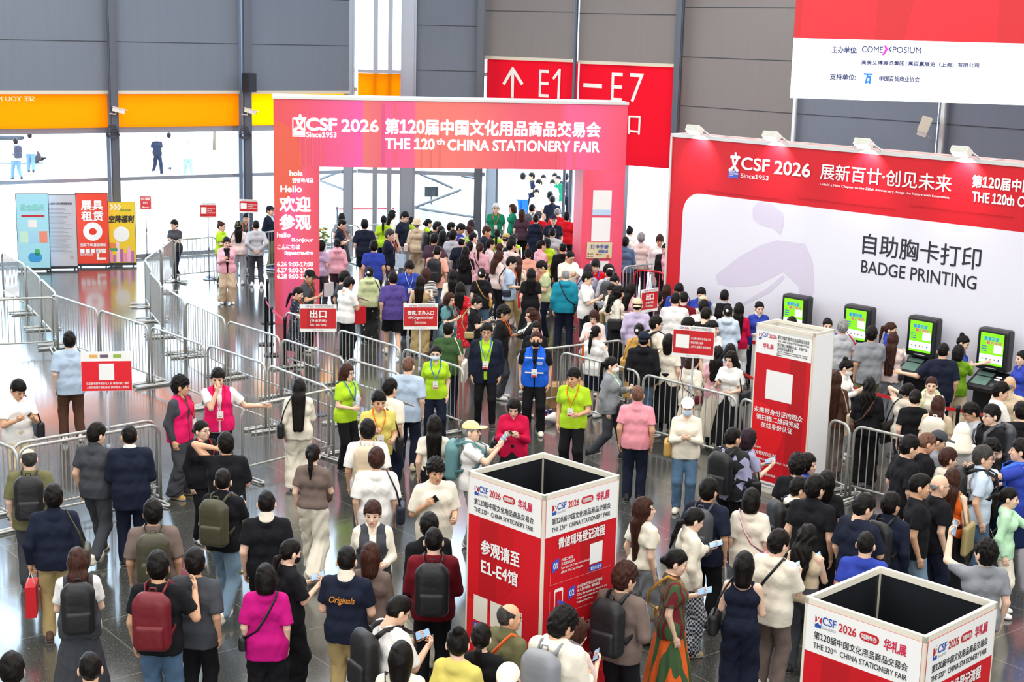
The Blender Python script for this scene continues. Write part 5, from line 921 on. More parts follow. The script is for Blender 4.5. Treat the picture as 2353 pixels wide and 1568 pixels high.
# ================================================================ people
# x y height yaw | sex girth | arms left right | legs | head turn, head nod, lean | hair:colour | top:colour[/inner] | bottoms:colour | shoes | extras | label
PEOPLE = '''
402 505 1.57 -30|f 1|qg|w|-15 8 2|short:blk|tee:dgy|trousers:nvy|wht|papR:wht pbL:red|person in dark grey tee holding papers, walking behind the far barricade
508 509 1.6 60|f .95|dp|s|10 5 0|bun:brn|tee:lim|trousers:blk|blk|gl|person in lime tee with tied brown hair, beside the pink jacket
548 508 1.63 175|f .9|dd|s|0 0 0|long:blk|shirt:pkw|trousers:lgy|wht|back_cap:olv sbL:blk|person in pale shirt and olive cap, long black hair, near far barricade
520 545 1.6 8|f 1|cp|o|5 8 0|short:blk|jacket:pnk/blk|wide:bei|crm|phR|person in pink jacket and beige trousers, arms crossed, alone on the shiny floor
566 490 1.62 -20|m 1|dw|s|0 5 0|short:blk|polo:dgy|trousers:blk|blk|ln:org|person in dark grey polo, behind the far small red placard
588 506 1.7 185|m 1|kk|o|0 5 0|crew:blk|ls:lgy|trousers:dgy|wht||person in pale grey long-sleeved top, back turned, by the far barricade
621 473 1.74 60|m 1.1|dd|s|0 0 0|crew:blk|jacket:nvy/lbl|trousers:olv|blue|cap:nvy ln:wht|person in navy jacket and cap, half behind the left gate column
785 490 1.63 178|f .95|dw|s|0 8 0|bob:blk|tee:gry|midi:dgy|wht||person in grey tee and long charcoal skirt, beyond the left gate column
780 502 1.72 85|m 1.1|qq|s|0 25 3|crew:blk|polo:nvy|trousers:nvy|wht|ln:org phR|person in navy polo with orange lanyard, reading a phone beyond the gate
838 504 1.74 178|m 1.1|dd|s|0 0 0|short:blk|loose:nvy|shorts:nvy|brn||person in navy tee and navy shorts, back turned beyond the gate
775 548 1.6 180|f 1|dd|s|0 0 0|lbun:blk|hoodie:pnk|trousers:plum|blk||person in pink hoodie with low bun, beside the left gate column
738 552 1.6 150|f 1|dd|s|0 10 0|bob:blk|tee:lil|trousers:dgy|blk|pbR:wht|person in lilac tee, mostly hidden by the left gate column
859 553 1.74 178|m 1.3|dd|s|0 0 0|short:blk|tee:blu|trousers:blk|blk|pbR:pnk|person in royal blue tee with pink paper bag, back turned
893 527 1.72 75|m 1.1|dd|s|0 8 2|short:dgy|jacket:nvy/lil|trousers:plum|blk|ln:org|person in open navy jacket over lilac polo, orange lanyard
882 495 1.63 172|f .95|dd|s|0 0 0|lpony:blk|tee:lim|trousers:blk|wht||person in lime tee with long black ponytail, back turned near the entrance
901 483 1.64 110|f .9|dd|s|0 5 0|long:blk|tee:crm|trousers:gry|wht||person in cream top with long hair, furthest beside the lime ponytail
925 485 1.78 60|m 1.1|dd|s|0 22 3|short:blk|tee:nvy|trousers:gry|wht|pbR:sky|tall person in navy tee looking down, pale carrier bag in hand
945 497 1.62 165|f .95|dd|s|0 0 0|lbun:blk|tee:lim|trousers:blk|blk||person in lime tee with low bun, next to the beige bucket hat
958 503 1.68 172|f 1|dd|s|0 0 0|short:gry|ls:bei|wide:bei|wht|bucket:bei sbL:pkw|person in beige bucket hat and beige clothes with pale shoulder bag
983 503 1.6 110|f .95|dp|s|0 10 0|lbun:blk|tee:lim|trousers:blk|blk||person in lime tee at the entrance desk, facing the door
999 509 1.72 100|m 1|pd|s|0 20 4|short:blk|tee:blk|trousers:blk|blk|bp:blk|person in black tee with black backpack, head bowed near the entrance
998 537 1.76 150|m 1.2|dh|s|10 8 0|short:blk|loose:plum|trousers:dgy|blk||person in plum tee with hand on hip
1004 565 1.72 165|m 1|pd|s|0 15 2|crew:blk|loose:sal|trousers:jean|wht|bp:blk|person in salmon tee with black backpack, head bowed
939 598 1.7 12|m 1|dd|s|5 22 2|messy:blk|polo:blu|trousers:blk|blk|ln:lbl|person in royal blue polo with pale lanyard, facing out and looking down
849 613 1.62 182|f 1.05|dd|s|0 0 0|lbun:blk|hoodie:sage|wide:@dots,blk,bei,9|wht|clip sbR:blk|person in sage green jacket and black floral trousers
903 625 1.73 188|m 1.2|dd|w|0 8 0|short:blk|loose:pur|shorts:blk|crm|phR|person in purple tee and black shorts, walking away
980 616 1.6 160|f 1|dp|s|0 0 0|mid:brn|loose:@stripes,wht,blk,9|trousers:blk|blk||person in black and white striped top with brown hair
966 634 1.64 165|f .95|dx|s|0 0 0|long:blk|tank:khk|wide:khk|wht||person in khaki sleeveless top and khaki trousers, long black hair
795 636 1.72 130|m 1.15|qq|s|0 28 3|short:blk|polo:wht|trousers:blk|gry|pbR:red papL:wht|person in white polo looking down, red bag at side, by exit placard
789 623 1.7 120|m 1|dd|s|0 15 0|short:blk|tee:dgy|trousers:dgy|brn||person in dark grey tee, just behind the white polo
706 618 1.7 60|m 1|dq|s|0 22 2|crew:blk|polo:dgy|trousers:blk|crm|cap:blk gl ln:org papL:wht|person in black cap and dark grey polo, in front of the gate column
681 658 1.58 75|f 1|dq|s|0 20 0|lpony:blk|dress:@dots,nvy,wht,26|slim:nvy|wht|ln:org|person in navy polka dot dress behind the exit placard
1014 520 1.66 165|f 1|dd|s|0 0 0|short:blk|tee:nvy|trousers:blk|blk||short-haired person in navy, by the entrance desk
1018 529 1.62 165|f 1|dd|s|0 0 0|bob:blk|tee:blk|trousers:blk|blk||person in black with black bob, behind the plum tee
1036 511 1.66 100|f 1|dd|s|0 10 0|short:blk|tee:blk|trousers:blk|blk||person in black, dark head just left of the bowed blue tee
1050 511 1.72 70|m 1|qq|s|0 32 6|short:blk|tee:blu|trousers:jean|wht|phR|person in blue tee bowed over a phone near the door
1042 529 1.72 150|m 1|dd|s|0 0 0|short:blk|loose:lgy|trousers:dgy|blk||person in pale grey tee in the queue, back turned
1061 544 1.7 165|m 1.2|dd|s|0 0 0|bald:blk|loose:nvy|trousers:blk|blk||balding person in navy tee in the queue
1070 567 1.63 165|f 1|pd|s|0 5 0|wavy:blk|tee:blk|trousers:gry|wht|sbR:pnk|person in black tee with long curly hair and pink bag
1083 505 1.62 150|f .9|dd|s|0 5 0|long:plum|tee:wht|trousers:jean|wht||person in white with long dark hair by the steel post
1079 519 1.6 -70|f 1|dp|s|0 12 0|bob:brn|vest:lim/wht|trousers:blk|blk||person in lime vest with brown bob, facing the queue
1087 534 1.7 120|m 1|dd|s|0 5 0|crew:blk|tee:pkw|trousers:dgy|blk|gl|person in pale pink tee with glasses, near the lime vest
1079 556 1.62 165|f 1|dd|s|0 5 0|short:blk|tee:pnk|trousers:dgy|blk||short-haired person in pink tee beside the curly hair
1041 620 1.63 178|f .95|dd|s|0 0 0|vlong:blk|ls:crm|trousers:dgy|wht||person in cream top with very long straight black hair
1058 649 1.62 168|f .95|pd|w|0 5 0|long:blk|dress:@dots,red,wht,22|slim:pkw|red||person in red polka dot dress
1032 672 1.58 50|f 1.05|dp|s|0 10 0|bob:brn|tee:dteal|trousers:dteal|wht|ln:org bp:blk|person in grey teal tee with brown bob, behind VIP placard
1090 679 1.6 80|f 1.1|pp|s|0 22 2|bun:blk|tee:blk|trousers:blk|blk|gl phR xb:khk|person in black tee with bun and glasses, using a phone beside red dress
1140 468 1.76 0|m 1.1|dd|s|0 0 0|short:lgy|polo:grn|trousers:nvy|blk|gl ln:org|white-haired person in green polo standing at the doorway
1178 469 1.66 -70|f .95|dd|s|0 5 0|bob:brn|polo:grn|trousers:blk|blk||person in green polo with brown bob, facing left at the doorway
1200 481 1.66 172|f 1.1|dd|s|0 0 0|mid:brn|tee:plum|trousers:blk|blk|pbR:org|person in plum top with brown hair entering the doorway
1232 493 1.62 172|f 1|dd|s|0 0 0|bun:blk|ls:nvy|skirt:nvy|blk|sbR:brn|person in long navy dress with bun, entering the doorway
1272 494 1.72 0|m 1|dd|s|0 0 0|crew:blk|polo:nvy|trousers:nvy|blk|cap:nvy|guard in dark uniform and cap, facing out at the doorway
1238 485 1.68 170|m 1|dd|s|0 0 0|crew:blk|tee:red|trousers:dgy|blk|back_cap:dgy|person in red top and dark cap, going through the doorway
1281 477 1.7 172|m 1.1|dd|s|0 0 0|bald:gry|tee:red|trousers:dgy|blk||balding person in red tee, going through the doorway
1303 487 1.7 172|m 1|dd|s|0 0 0|short:blk|tee:red|trousers:blk|blk||person in red tee, half hidden by right door frame
1270 449 1.74 175|m 1.1|dd|w|0 0 0|crew:blk|polo:nvy|trousers:dgy|blk||person in navy polo walking out beyond the doorway
1264 440 1.7 175|m 1|dd|w|0 0 0|short:blk|tee:wht|trousers:nvy|blk||person in white with dark hair, beyond the navy polo outside
1223 469 1.7 150|m 1|dd|s|0 5 0|crew:blk|tee:wht|trousers:dgy|blk|bp:dgy|person in white with dark grey backpack, on the doorstep
1233 435 1.62 0|f .95|dd|w|0 0 0|short:blk|ls:wht|midi:wht|wht|ln:org|person in white dress outside, walking toward the hall
1202 397 1.74 170|m 1|dw|w|0 0 0|short:blk|ls:wht|trousers:blue|wht||person in white shirt and blue jeans outside
1222 397 1.72 -80|m 1|wd|w|0 5 0|short:blk|tee:nvy|trousers:nvy|blk||person in navy tee outside, in profile
1241 412 1.7 -50|m 1|dd|w|0 15 3|short:blk|tee:wht|trousers:lgy|blk||person in white tee outside, leaning forward
1249 402 1.66 10|m 1|dd|w|0 0 0|short:blk|tee:crm|trousers:nvy|blk||person in cream tee outside, further back
1275 398 1.7 0|m 1|dd|w|0 0 0|short:blk|tee:wht|trousers:gry|blk||person in white outside beside the green polo
1283 404 1.68 -20|m 1|dw|s|0 0 0|short:blk|polo:grn|trousers:lbl|blk||person in green polo outside in the bright crowd
1270 413 1.66 0|f 1|dd|w|0 5 0|short:blk|tee:lgy|trousers:dgy|blk||person in pale grey outside in front of green polo
1301 398 1.72 175|m 1|dd|w|0 0 0|short:blk|tee:nvy|trousers:blk|blk|bp:nvy|person in navy with navy backpack outside
1270 523 1.72 172|m 1|dd|s|0 0 0|crew:blk|tee:lgy|trousers:blk|blk||person in pale grey tee with crew cut, below the guard
1144 526 1.62 165|f 1|dd|s|0 0 0|lpony:blk|vest:lim/crm|trousers:blk|blk||person in lime vest with ponytail, near green polo
1163 536 1.68 150|m 1|dd|s|0 8 0|short:brn|tee:crm|trousers:dgy|blk|back_cap:khk|person in cream tee and khaki cap in the queue
1181 537 1.63 150|f 1|dd|s|0 5 0|lpony:blk|tee:lim|trousers:blk|blk||person in lime tee with dark ponytail, mid queue
1177 543 1.7 150|m 1|dd|s|0 5 0|short:blk|tee:nvy|trousers:dgy|blk||person in navy tee in mid queue
1117 519 1.72 80|m 1.1|dw|s|0 15 0|short:brn|jacket:nvy/lbl|trousers:dgy|blk|ln:org|person in navy jacket with brown hair, facing right in the queue
1175 552 1.72 140|m 1.1|df|s|-15 5 0|short:blk|tee:pkw|trousers:dgy|blk|gl|person in pale pink tee raising a hand to the face
1103 557 1.63 165|f 1|dd|s|0 0 0|pony:brn|ls:pnk|trousers:dgy|wht|xb:blk|person in pink top with black strap across the back
1127 550 1.62 110|f 1|dd|s|0 5 0|short:blk|tee:pkw|trousers:dgy|blk||short-haired person in pale pink beside pink top
1148 558 1.62 160|f .95|dd|s|0 8 0|lpony:brn|tee:pkw|trousers:dgy|wht||person in pale pink with long brown ponytail
1244 551 1.76 120|m 1.1|wd|s|0 5 0|crew:blk|polo:pnk|trousers:crm|wht||tall person in pink polo at the centre of the queue
1256 546 1.66 170|f 1|dp|s|0 25 4|bob:blk|loose:lim|trousers:blk|blk||person in lime tee with black bob, head bowed
1146 577 1.64 120|f .95|dd|s|0 8 0|long:brn|shirt:pkw|trousers:blk|wht||person in pale pink blouse with long brown hair
1173 589 1.72 85|m 1|dw|w|0 18 0|short:blk|loose:lbl|trousers:khk|crm|gl ln:org xb:nvy pbR:red|person in light blue tee and khaki trousers with red gift bag
1191 589 1.64 172|f .9|dd|w|0 5 0|vlong:brn|tank:crm|wide:pkw|wht||person with very long brown hair and pale wide trousers
1214 571 1.64 178|f 1.1|dd|s|0 0 0|lbun:blk|tee:sal|trousers:sal|blk||person in salmon tee with bun, mid queue
1294 558 1.67 172|m 1.1|dd|s|0 5 0|crew:blk|ls:blk|trousers:blk|blk||person in black long sleeves near the right gate column
1306 574 1.79 35|m 1.2|pp|s|5 25 2|crew:blk|loose:crm|trousers:blk|blk|gl papL:wht|person in cream tee and glasses reading a leaflet by the gate column
1257 597 1.72 -80|m 1|wd|s|0 32 6|short:blk|tee:sage|trousers:nvy|blk|ln:org|person in sage tee bowed to the left, orange lanyard
1221 617 1.64 178|f 1.1|dd|s|0 0 0|long:blk|tee:blk|skirt:blk|blk|pbR:brn|person in black tee and long black skirt with long black hair, centre
1107 616 1.62 178|f 1.1|dd|s|0 5 0|lbun:blk|tee:blk|trousers:jean|wht|clip xb:gold|person in black tee and jeans with small mustard bag
1300 618 1.74 180|m 1.2|dd|o|0 12 0|bald:gry|hoodie:tea|trousers:nvy|blk|xb:nvy|balding person in teal jacket, back turned
1352 608 1.62 172|f 1.1|dw|s|0 5 0|bob:plum|tee:lav|trousers:dgy|blk|sbL:blk|person in lavender top with dark bob at the gate column desk
1369 596 1.72 0|m 1|dd|s|0 15 3|messy:blk|polo:red|trousers:blk|blk|ln:blue|person in red polo facing out under the yellow poster
1402 614 1.68 172|m 1|dd|s|0 5 0|bald:blk|hoodie:lgy|trousers:dgy|blk|bp:dgy|balding person in pale hooded top with dark straps
1411 606 1.7 -60|m 1.1|wd|s|0 30 8|messy:blk|polo:red|trousers:blk|blk||person in red polo stooping left by the red column
1349 624 1.74 75|m 1.2|wp|s|0 12 0|short:blk|loose:wht|shorts:blk|wht|gl phL|person in white tee and black shorts with glasses
1422 629 1.6 -60|f 1|dw|s|0 30 5|bun:blk|tee:blk|trousers:blk|blk||person in black with topknot, stooping near the red column
1413 650 1.6 -40|f 1|ww|s|0 28 6|mid:blk|ls:crm|trousers:jean|blk|toR:khk|person in cream top stooping with a khaki tote
1420 657 1.63 90|f 1|ww|s|0 12 0|wavy:blk|shirt:crm|skirt:blk|blk|papL:wht sbR:blk|person in cream shirt and long black skirt holding a large paper
1450 652 1.63 130|f 1|ww|s|0 5 0|long:blk|shirt:pnk|trousers:pkw|wht|pbR:red|person in pink blouse with long black hair and red bag
1367 710 1.6 -15|f 1|wp|s|0 25 2|mid:brn|shirt:pkw|trousers:dgy|wht|pbR:org|person in pale pink blouse looking down, behind the white tee
1368 748 1.62 150|f .95|pp|s|0 10 0|lpony:blk|ls:wht|shorts:nvy|wht|clip phL|person in white tee and navy shorts with a phone, behind barricade
1222 708 1.62 -70|f 1|dd|s|0 5 0|wavy:brn|jacket:blk/crm|trousers:blk|wht|sbL:pnk|smiling person in black jacket with wavy hair, pink bag strap
1232 738 1.56 -5|f 1|dd|s|0 10 0|mid:blk|tee:blk|trousers:blk|blk|ln:org|person in black right behind the blue vest
1232 761 1.74 -3|m 1.25|dd|o|3 0 0|crew:brn|vest:blue/blk|trousers:blk|crm|mask:blk ln:blue vt|person in bright blue vest and black mask
1152 702 1.72 80|m 1|pd|s|0 12 3|messy:blk|loose:blk|trousers:dgy|wht|gl ln:org phL|person in black tee with orange lanyard tapping a phone
1119 742 1.78 -3|m 1.2|dd|o|0 5 0|short:blk|cardigan:nvy/lim|slim:blk|blk|gl ln:blue|person in navy cardigan over lime polo
1030 740 1.7 172|m 1.2|dd|s|0 0 0|crew:blk|tee:dgn|trousers:nvy|blk|toR:crm|person in dark green tee with cream tote bag
1533 654 1.63 170|f 1|dd|s|0 0 0|mid:brn|jacket:blk/blk|trousers:blk|blk||person in black jacket with auburn hair at the badge desk
1560 648 1.7 5|m 1|ww|s|0 28 3|short:blk|polo:blu|trousers:nvy|blk||person in royal blue polo looking down, leftmost of the badge staff
1552 672 1.76 180|m 1.3|ww|s|-10 10 2|crew:blk|loose:wht|trousers:crm|wht||large person in white tee with crew cut at the badge desk
1572 670 1.7 170|m 1|dd|s|0 10 0|crew:blk|tee:mrn|trousers:blk|blk||person in burgundy tee, just behind the large white tee
1612 657 1.65 0|f 1|ww|s|5 25 0|lpony:blk|shirt:blu|trousers:nvy|blk||person in royal blue shirt with tied hair, looking down at the desk
1613 680 1.62 150|m 1|dd|s|0 15 3|crew:gry|tee:crm|trousers:gry|blk|cap:bei|person in beige cap at the badge desk
1618 690 1.72 172|m 1.2|ww|s|0 5 0|short:blk|loose:wht|trousers:crm|wht|txtB|person in white tee with green letters on the back
1665 666 1.74 180|m 1.2|ww|s|-5 5 0|flat:blk|vest:blk/lgy|trousers:blk|blk||person in black vest over grey sleeves, facing the badge desk
1622 706 1.72 150|m 1.1|ww|s|10 25 0|short:blk|tee:blk|trousers:blk|blk||person in black tee, head bowed, next to the pale hooded jacket
1674 701 1.63 172|f 1|ww|s|15 8 0|lbun:blk|hoodie:sky|trousers:wht|wht|clip|person in pale blue hooded jacket with hair clip
1699 696 1.64 175|f .95|ww|s|0 0 0|vlong:blk|ls:crim|wide:wht|wht||person in crimson top and white trousers, very long hair
1745 692 1.63 15|f .9|dd|s|5 8 0|lbun:blk|shirt:blu|skirt:nvy|blk||person in royal blue jacket with cream collar, beside the white booth
1510 669 1.64 110|f 1|dx|s|0 10 0|long:blk|tee:plum|trousers:dgy|blk|toR:crm|person in plum tee with cream tote, long black hair
1465 685 1.72 178|m 1|dd|s|0 0 0|crew:blk|ls:lil|trousers:gry|blk|back_cap:bei|person in lilac top with backwards beige cap
1507 727 1.7 130|m 1.2|dd|s|-20 5 0|short:blk|tee:crm|trousers:gry|wht|gl bp:blk|person in cream tee and glasses with black backpack strap
1469 743 1.62 178|f 1|dd|s|0 0 0|lbun:blk|ls:tan|midi:tan|blk|clip sbL:tan|person in tan dress with tan bag and hair clip
1581 730 1.72 110|m 1|dd|s|0 8 0|short:blk|tee:dgy|trousers:blk|blk||person in dark grey, behind the red code placard
1638 738 1.72 50|m 1.1|dd|s|10 0 0|short:blk|tee:wht|trousers:crm|wht||person in white tee looking right, right of the code placard
1480 762 1.72 180|m 1.15|dd|s|-10 0 0|crew:blk|hoodie:blk|trousers:jean|wht|back_cap:nvy|person in black jacket with navy cap turned backwards
1538 768 1.64 165|f .95|dd|s|0 0 0|mid:blk|tee:crm|skirt:blk|blk|toL:tan|person in cream tee and long black skirt with tan tote
1591 811 1.58 140|f 1.1|wd|s|-40 10 0|bob:brn|loose:crm|midi:crm|wht|xb:mrn|person in cream dress with short brown hair, below the code placard
1651 796 1.62 160|f 1|wd|s|10 5 0|wavy:blk|tee:pnk|skirt:crm|blk||person in pink tee and long cream skirt, curly hair
1679 790 1.63 175|f 1|dd|s|0 0 0|mid:blk|tee:lbl|trousers:jean|blk||person in light blue, mostly hidden behind the white tee
1682 806 1.62 -25|f .9|wp|s|-5 10 0|long:blk|tee:wht|skirt:blk|blk|phR sbL:blk|person in white tee and black skirt looking out, light blue phone
1405 820 1.64 75|f 1|pd|w|5 5 0|pony:blk|jacket:gry/mint|trousers:dgy|blk|mask:wht bg:blk|person in grey jacket with white mask and ponytail
1321 844 1.72 -15|m 1|wd|o|-15 12 0|short:blk|polo:lim|trousers:blk|blk|ln:org|person in lime polo with orange lanyard, hand at waist
1182 911 1.62 -5|f 1.15|pp|s|0 25 0|bob:blk|shirt:crim|skirt:blk|blk|phR sbR:blk|person in crimson blouse using a phone
1466 886 1.7 176|m 1.2|dd|s|10 0 0|crew:buzz|polo:@verticals,pnk,e4707f,30|trousers:nvy|blk||person in pink striped shirt with shaved head, back turned
1085 968 1.66 80|m 1.1|uu|s|0 -3 0|crew:gry|polo:wht|trousers:gry|wht|cap:efe3a0 phL bp:dteal|person in yellow cap photographing with a raised phone
1002 793 1.63 0|f 1|dd|o|-5 5 0|lbun:blk|polo:lim|trousers:nvy|wht|mask:sky gl ln:blue|person in lime polo with pale blue mask
938 820 1.74 165|m 1.1|dd|o|-10 5 0|crew:buzz|loose:lbl|trousers:nvy|bei||person in light blue tee with shaved head, back turned
796 836 1.64 45|f .95|qw|s|15 5 0|bob:brn|polo:lim|trousers:blk|blk|gl ln:blue boL|person in lime polo with brown bob holding a water bottle
895 871 1.72 140|m 1.2|pd|s|0 8 0|short:blk|loose:crm|trousers:nvy|blk|papL:wht|person in cream tee holding a paper slip
869 897 1.72 12|m 1.1|wp|s|5 12 0|short:blk|polo:yel|trousers:blk|blk|ln:org sbL:blk|person in mustard polo with eyes lowered and orange lanyard
686 870 1.64 178|f .95|dp|s|0 10 0|vlong:blk|ls:crm|wide:crm|wht|sbL:blk|person in cream outfit with very long hair and black bag
158 763 1.76 188|m 1.25|dw|o|-10 5 0|short:blk|loose:lbl|trousers:brn|wht|sbR:brn beard|bearded person in light blue shirt and brown trousers
36 868 1.72 20|m 1.2|pp|s|10 28 0|short:blk|polo:wht|trousers:bei|wht|phL sbL:blk|person in white polo looking at a phone, leftmost
413 865 1.74 60|m 1|dd|o|30 5 0|messy:blk|vest:hpk/dgy|wide:dgy|tan|ln:red|person in hot pink vest with dark grey sleeves
501 845 1.74 5|m 1|sf|s|-10 12 0|short:blk|vest:hpk/wht|trousers:blk|blk|ln:red|person in hot pink vest with hand to the face
464 967 1.6 35|f .95|dd|s|15 -3 0|lbun:blk|jacket:blk/blk|trousers:blk|wht|gl ln:red|person in black jacket with red lanyard, looking up
519 995 1.74 178|m 1.3|bw|s|10 0 0|short:blk|loose:blk|trousers:blk|wht|phR|person in black tee with hand behind the head
217 973 1.76 150|m 1.15|dw|w|-20 12 0|short:blk|polo:dgy|trousers:dgy|crm||person in charcoal polo and grey trousers with cream shoes
297 977 1.74 180|m 1.2|ww|s|10 5 0|crew:blk|suit:nvy/wht|trousers:nvy|blk||person in navy suit jacket, back turned
66 1029 1.7 175|m 1.2|dd|s|15 0 0|bald:dgy|loose:olv|trousers:dgy|blk|bp:blk gl|balding person in olive tee with dark backpack
122 1115 1.73 175|m 1.25|gd|s|5 5 0|short:blk|shirt:nvy|trousers:khk|brn|sbR:dolv pbL:red|person in navy shirt and khaki trousers with red gift bag
513 1079 1.72 155|m 1.15|dp|w|20 5 0|flat:blk|polo:blk|trousers:bjean|crm|ln:pur phR bp:dolv|person in black polo with olive backpack holding a phone
351 1149 1.74 178|m 1.3|dd|s|0 0 0|short:blk|loose:tau|trousers:tau|blk|bp:dolv|person in taupe tee with squared olive backpack
177 1260 1.64 178|f 1|ww|s|0 5 0|vlong:brn|vest:dgy/wht|skirt:dgy|blk|bp:blk|person in grey pinafore with long brown hair and small black backpack
363 1270 1.74 165|m 1.15|de|s|15 8 0|short:blk|tee:blk|trousers:jean|wht|bp:mrn|person in black tee with burgundy backpack
449 1263 1.74 155|m 1.25|dd|s|25 5 0|short:blk|loose:dgy|trousers:blk|blk|txtT|person in dark tee with red script on the back
25 1503 1.7 178|m 1|dd|s|0 5 0|short:blk|tee:dgy|trousers:blk|blk||dark-haired head in the bottom left corner
206 1500 1.68 178|m 1|dd|s|0 5 0|crew:blk|tee:crm|trousers:blk|blk||crew-cut head at the bottom edge beside the pinafore
612 1128 1.76 178|m 1.2|dd|w|0 5 0|crew:blk|polo:blk|trousers:blk|khk|papL:yel|person in black polo with white collar, walking away
719 1020 1.66 160|f .95|dp|w|10 10 0|pony:blk|knit:tau|wide:crm|brn|phR bkR:brn|person in taupe knit top and cream trousers with bucket bag
845 965 1.74 178|m 1|dd|s|5 5 0|short:blk|loose:wht|trousers:dgy|blk|bp:bei|person in white tee with beige backpack
865 1030 1.72 178|m 1.05|dd|s|0 5 0|short:brn|loose:wht|trousers:dteal|wht|sbR:nvy|person in white tee with brown hair and navy shoulder bag
857 1151 1.66 0|f 1|wd|s|-5 8 0|short:brn|vest:dgy/crm|slim:nvy|wht||person in dark waistcoat over cream shirt
998 955 1.65 180|f .95|dd|s|0 0 0|vlong:blk|crop:crm|mini:blk|wht||person in cream tee and short black skirt, very long hair
1001 1054 1.74 20|m 1.05|wt|s|-5 8 0|messy:blk|loose:crm|trousers:lgy|blk|phR|person in cream tee photographing with a phone, beside the front pillar
985 1181 1.7 205|m 1|dw|s|-20 8 0|short:blk|hoodie:blk|wide:crm|wht|papR:crm|person in black jacket just behind the burgundy sweater
997 1213 1.74 178|m 1.2|ww|s|0 5 0|crew:blk|sweat:mrn|trousers:blk|wht|bp:blk|person in burgundy sweater with black backpack
797 1257 1.74 165|m 1.15|ww|s|10 5 0|flat:blk|polo:nvy|trousers:khk|crm|txtO|person in navy jersey with orange script on the back
852 1249 1.63 165|f 1|ww|s|10 10 0|mid:brn|ls:tau|wide:lbl|wht||person in taupe cardigan with auburn hair
895 1368 1.72 120|m 1.2|pp|s|0 30 4|flat:blk|loose:wht|trousers:dgy|blk|gl phL bp:blk|person in white tee and glasses with black backpack, head bowed
662 1239 1.64 110|f 1.15|pp|s|15 18 0|lpony:blk|loose:blk|wide:blk|crm|mask:blk phL|person in loose black outfit with black mask
611 1298 1.62 172|f 1.1|dd|s|5 5 0|bob:blk|loose:mgt|wide:blk|blk|xl:blk|person in magenta top with black bob
922 1477 1.64 170|f 1|dd|s|0 5 0|mid:blk|tee:crm|trousers:jean|wht|xb:blk|person with glossy black hair at the bottom edge, black strap
1055 1443 1.63 150|f 1|dw|s|30 8 0|bun:blk|ls:yel|trousers:dgy|wht||person in yellow top with gold hair clip
1106 1433 1.64 170|f 1|dd|s|0 5 0|lpony:blk|tee:blk|trousers:blk|blk||person in black tee with short ponytail beside the yellow top
1170 1385 1.72 130|m 1.1|dd|s|-20 3 0|bald:dgy|polo:olv|trousers:dgy|blk|xl:org|balding person in olive polo in front of the red pillar
1170 1522 1.66 -10|m 1|dd|s|0 15 0|crew:blk|tee:dgy|trousers:dgy|blk|cap:crm|cream cap at the bottom edge
1284 1397 1.74 150|m 1.1|ww|s|-20 22 0|messy:blk|hoodie:crm|trousers:dgy|blk|bp:gry|person in cream hooded jacket with grey backpack
1318 1423 1.6 140|f 1|wp|s|-25 15 0|bob:brn|tee:pkw|trousers:jean|wht|phR|person in pale pink tee with short brown hair by the pillar
1483 1143 1.65 130|f .9|dd|s|-35 -5 0|vlong:brn|knit:crm|wide:gry|wht||person in cream tee with very long auburn hair
1589 1165 1.66 115|f .95|pd|s|0 22 0|lpony:blk|shirt:crm|wide:@plaid,nvy,lgy,38|khk|gl phL|person in cream shirt and plaid trousers with long ponytail
1433 1295 1.75 150|m 1|dt|s|-20 10 0|messy:brn|sweat:tau|trousers:blk|blk|bp:blk|person in taupe pinstriped top with black backpack
1550 1260 1.66 100|f 1.15|pd|s|-5 15 0|lbun:blk|tee:@verticals,dgn,mrn,6|skirt:@verticals,dgn,org,3|blk|phL xl:gold|person in striped long dress with mustard strap
1712 1270 1.64 172|f 1|ww|s|5 10 0|mid:blk|tank:nvy|wide:nvy|wht|sbL:blk|person in navy strappy jumpsuit
1787 1219 1.72 150|m 1.1|dp|s|-10 12 0|short:blk|loose:crm|trousers:tau|wht|xl:blk phR|person in cream tee with thick black strap
1629 1100 1.74 160|m 1.2|dd|s|-10 5 0|short:blk|loose:nvy|trousers:blk|blk|bp:dgy|person in navy tee with large dark backpack
1581 914 1.64 0|f .95|qq|s|0 5 0|lbun:brn|shirt:crm|trousers:jean|crm|cap:wht mask:sky sbR:tan|person in white cap and blue mask
1684 982 1.74 150|m 1.1|ww|s|-10 5 0|crew:blk|hoodie:@camo,blk,lav,11|trousers:blk|blk|bp:blk|person in black and lavender patterned jacket
1723 986 1.62 110|f 1.1|pp|s|15 -2 0|bob:plum|tee:lav|trousers:wht|wht|phL sbR:blk|person in lavender tee with black bob, typing on phone
1728 1123 1.63 172|f 1|dd|s|0 5 0|bob:blk|loose:crm|trousers:jean|wht|xb:pnk|person in cream and navy tee with pink strap
1834 1045 1.68 165|m 1|dd|s|10 8 0|messy:blk|tee:blk|trousers:blk|blk|ln:pnk|person in black with thick dark hair by the white booth
1856 1042 1.66 80|f 1|dd|s|-10 5 0|bob:blk|shirt:blu|trousers:blk|blk||person in royal blue, face just right of thick dark hair
1834 1097 1.7 120|m 1.05|dd|s|-10 15 0|short:blk|hoodie:crm|trousers:dgy|blk|gl bp:blk|person in cream hooded top with black backpack
1873 1093 1.76 160|m 1.3|dd|s|-15 5 0|short:blk|polo:blk|trousers:blk|blk||large person in black polo with striped collar
1901 1082 1.62 175|f 1|dd|s|0 0 0|mid:blk|tee:blk|trousers:blk|blk||person in black tee with shoulder-length hair, beside the large black polo
1980 1135 1.74 140|m 1.2|dp|s|-15 22 0|short:blk|loose:nvy|trousers:blk|blk|phR|person in dark navy tee with head bowed over a phone
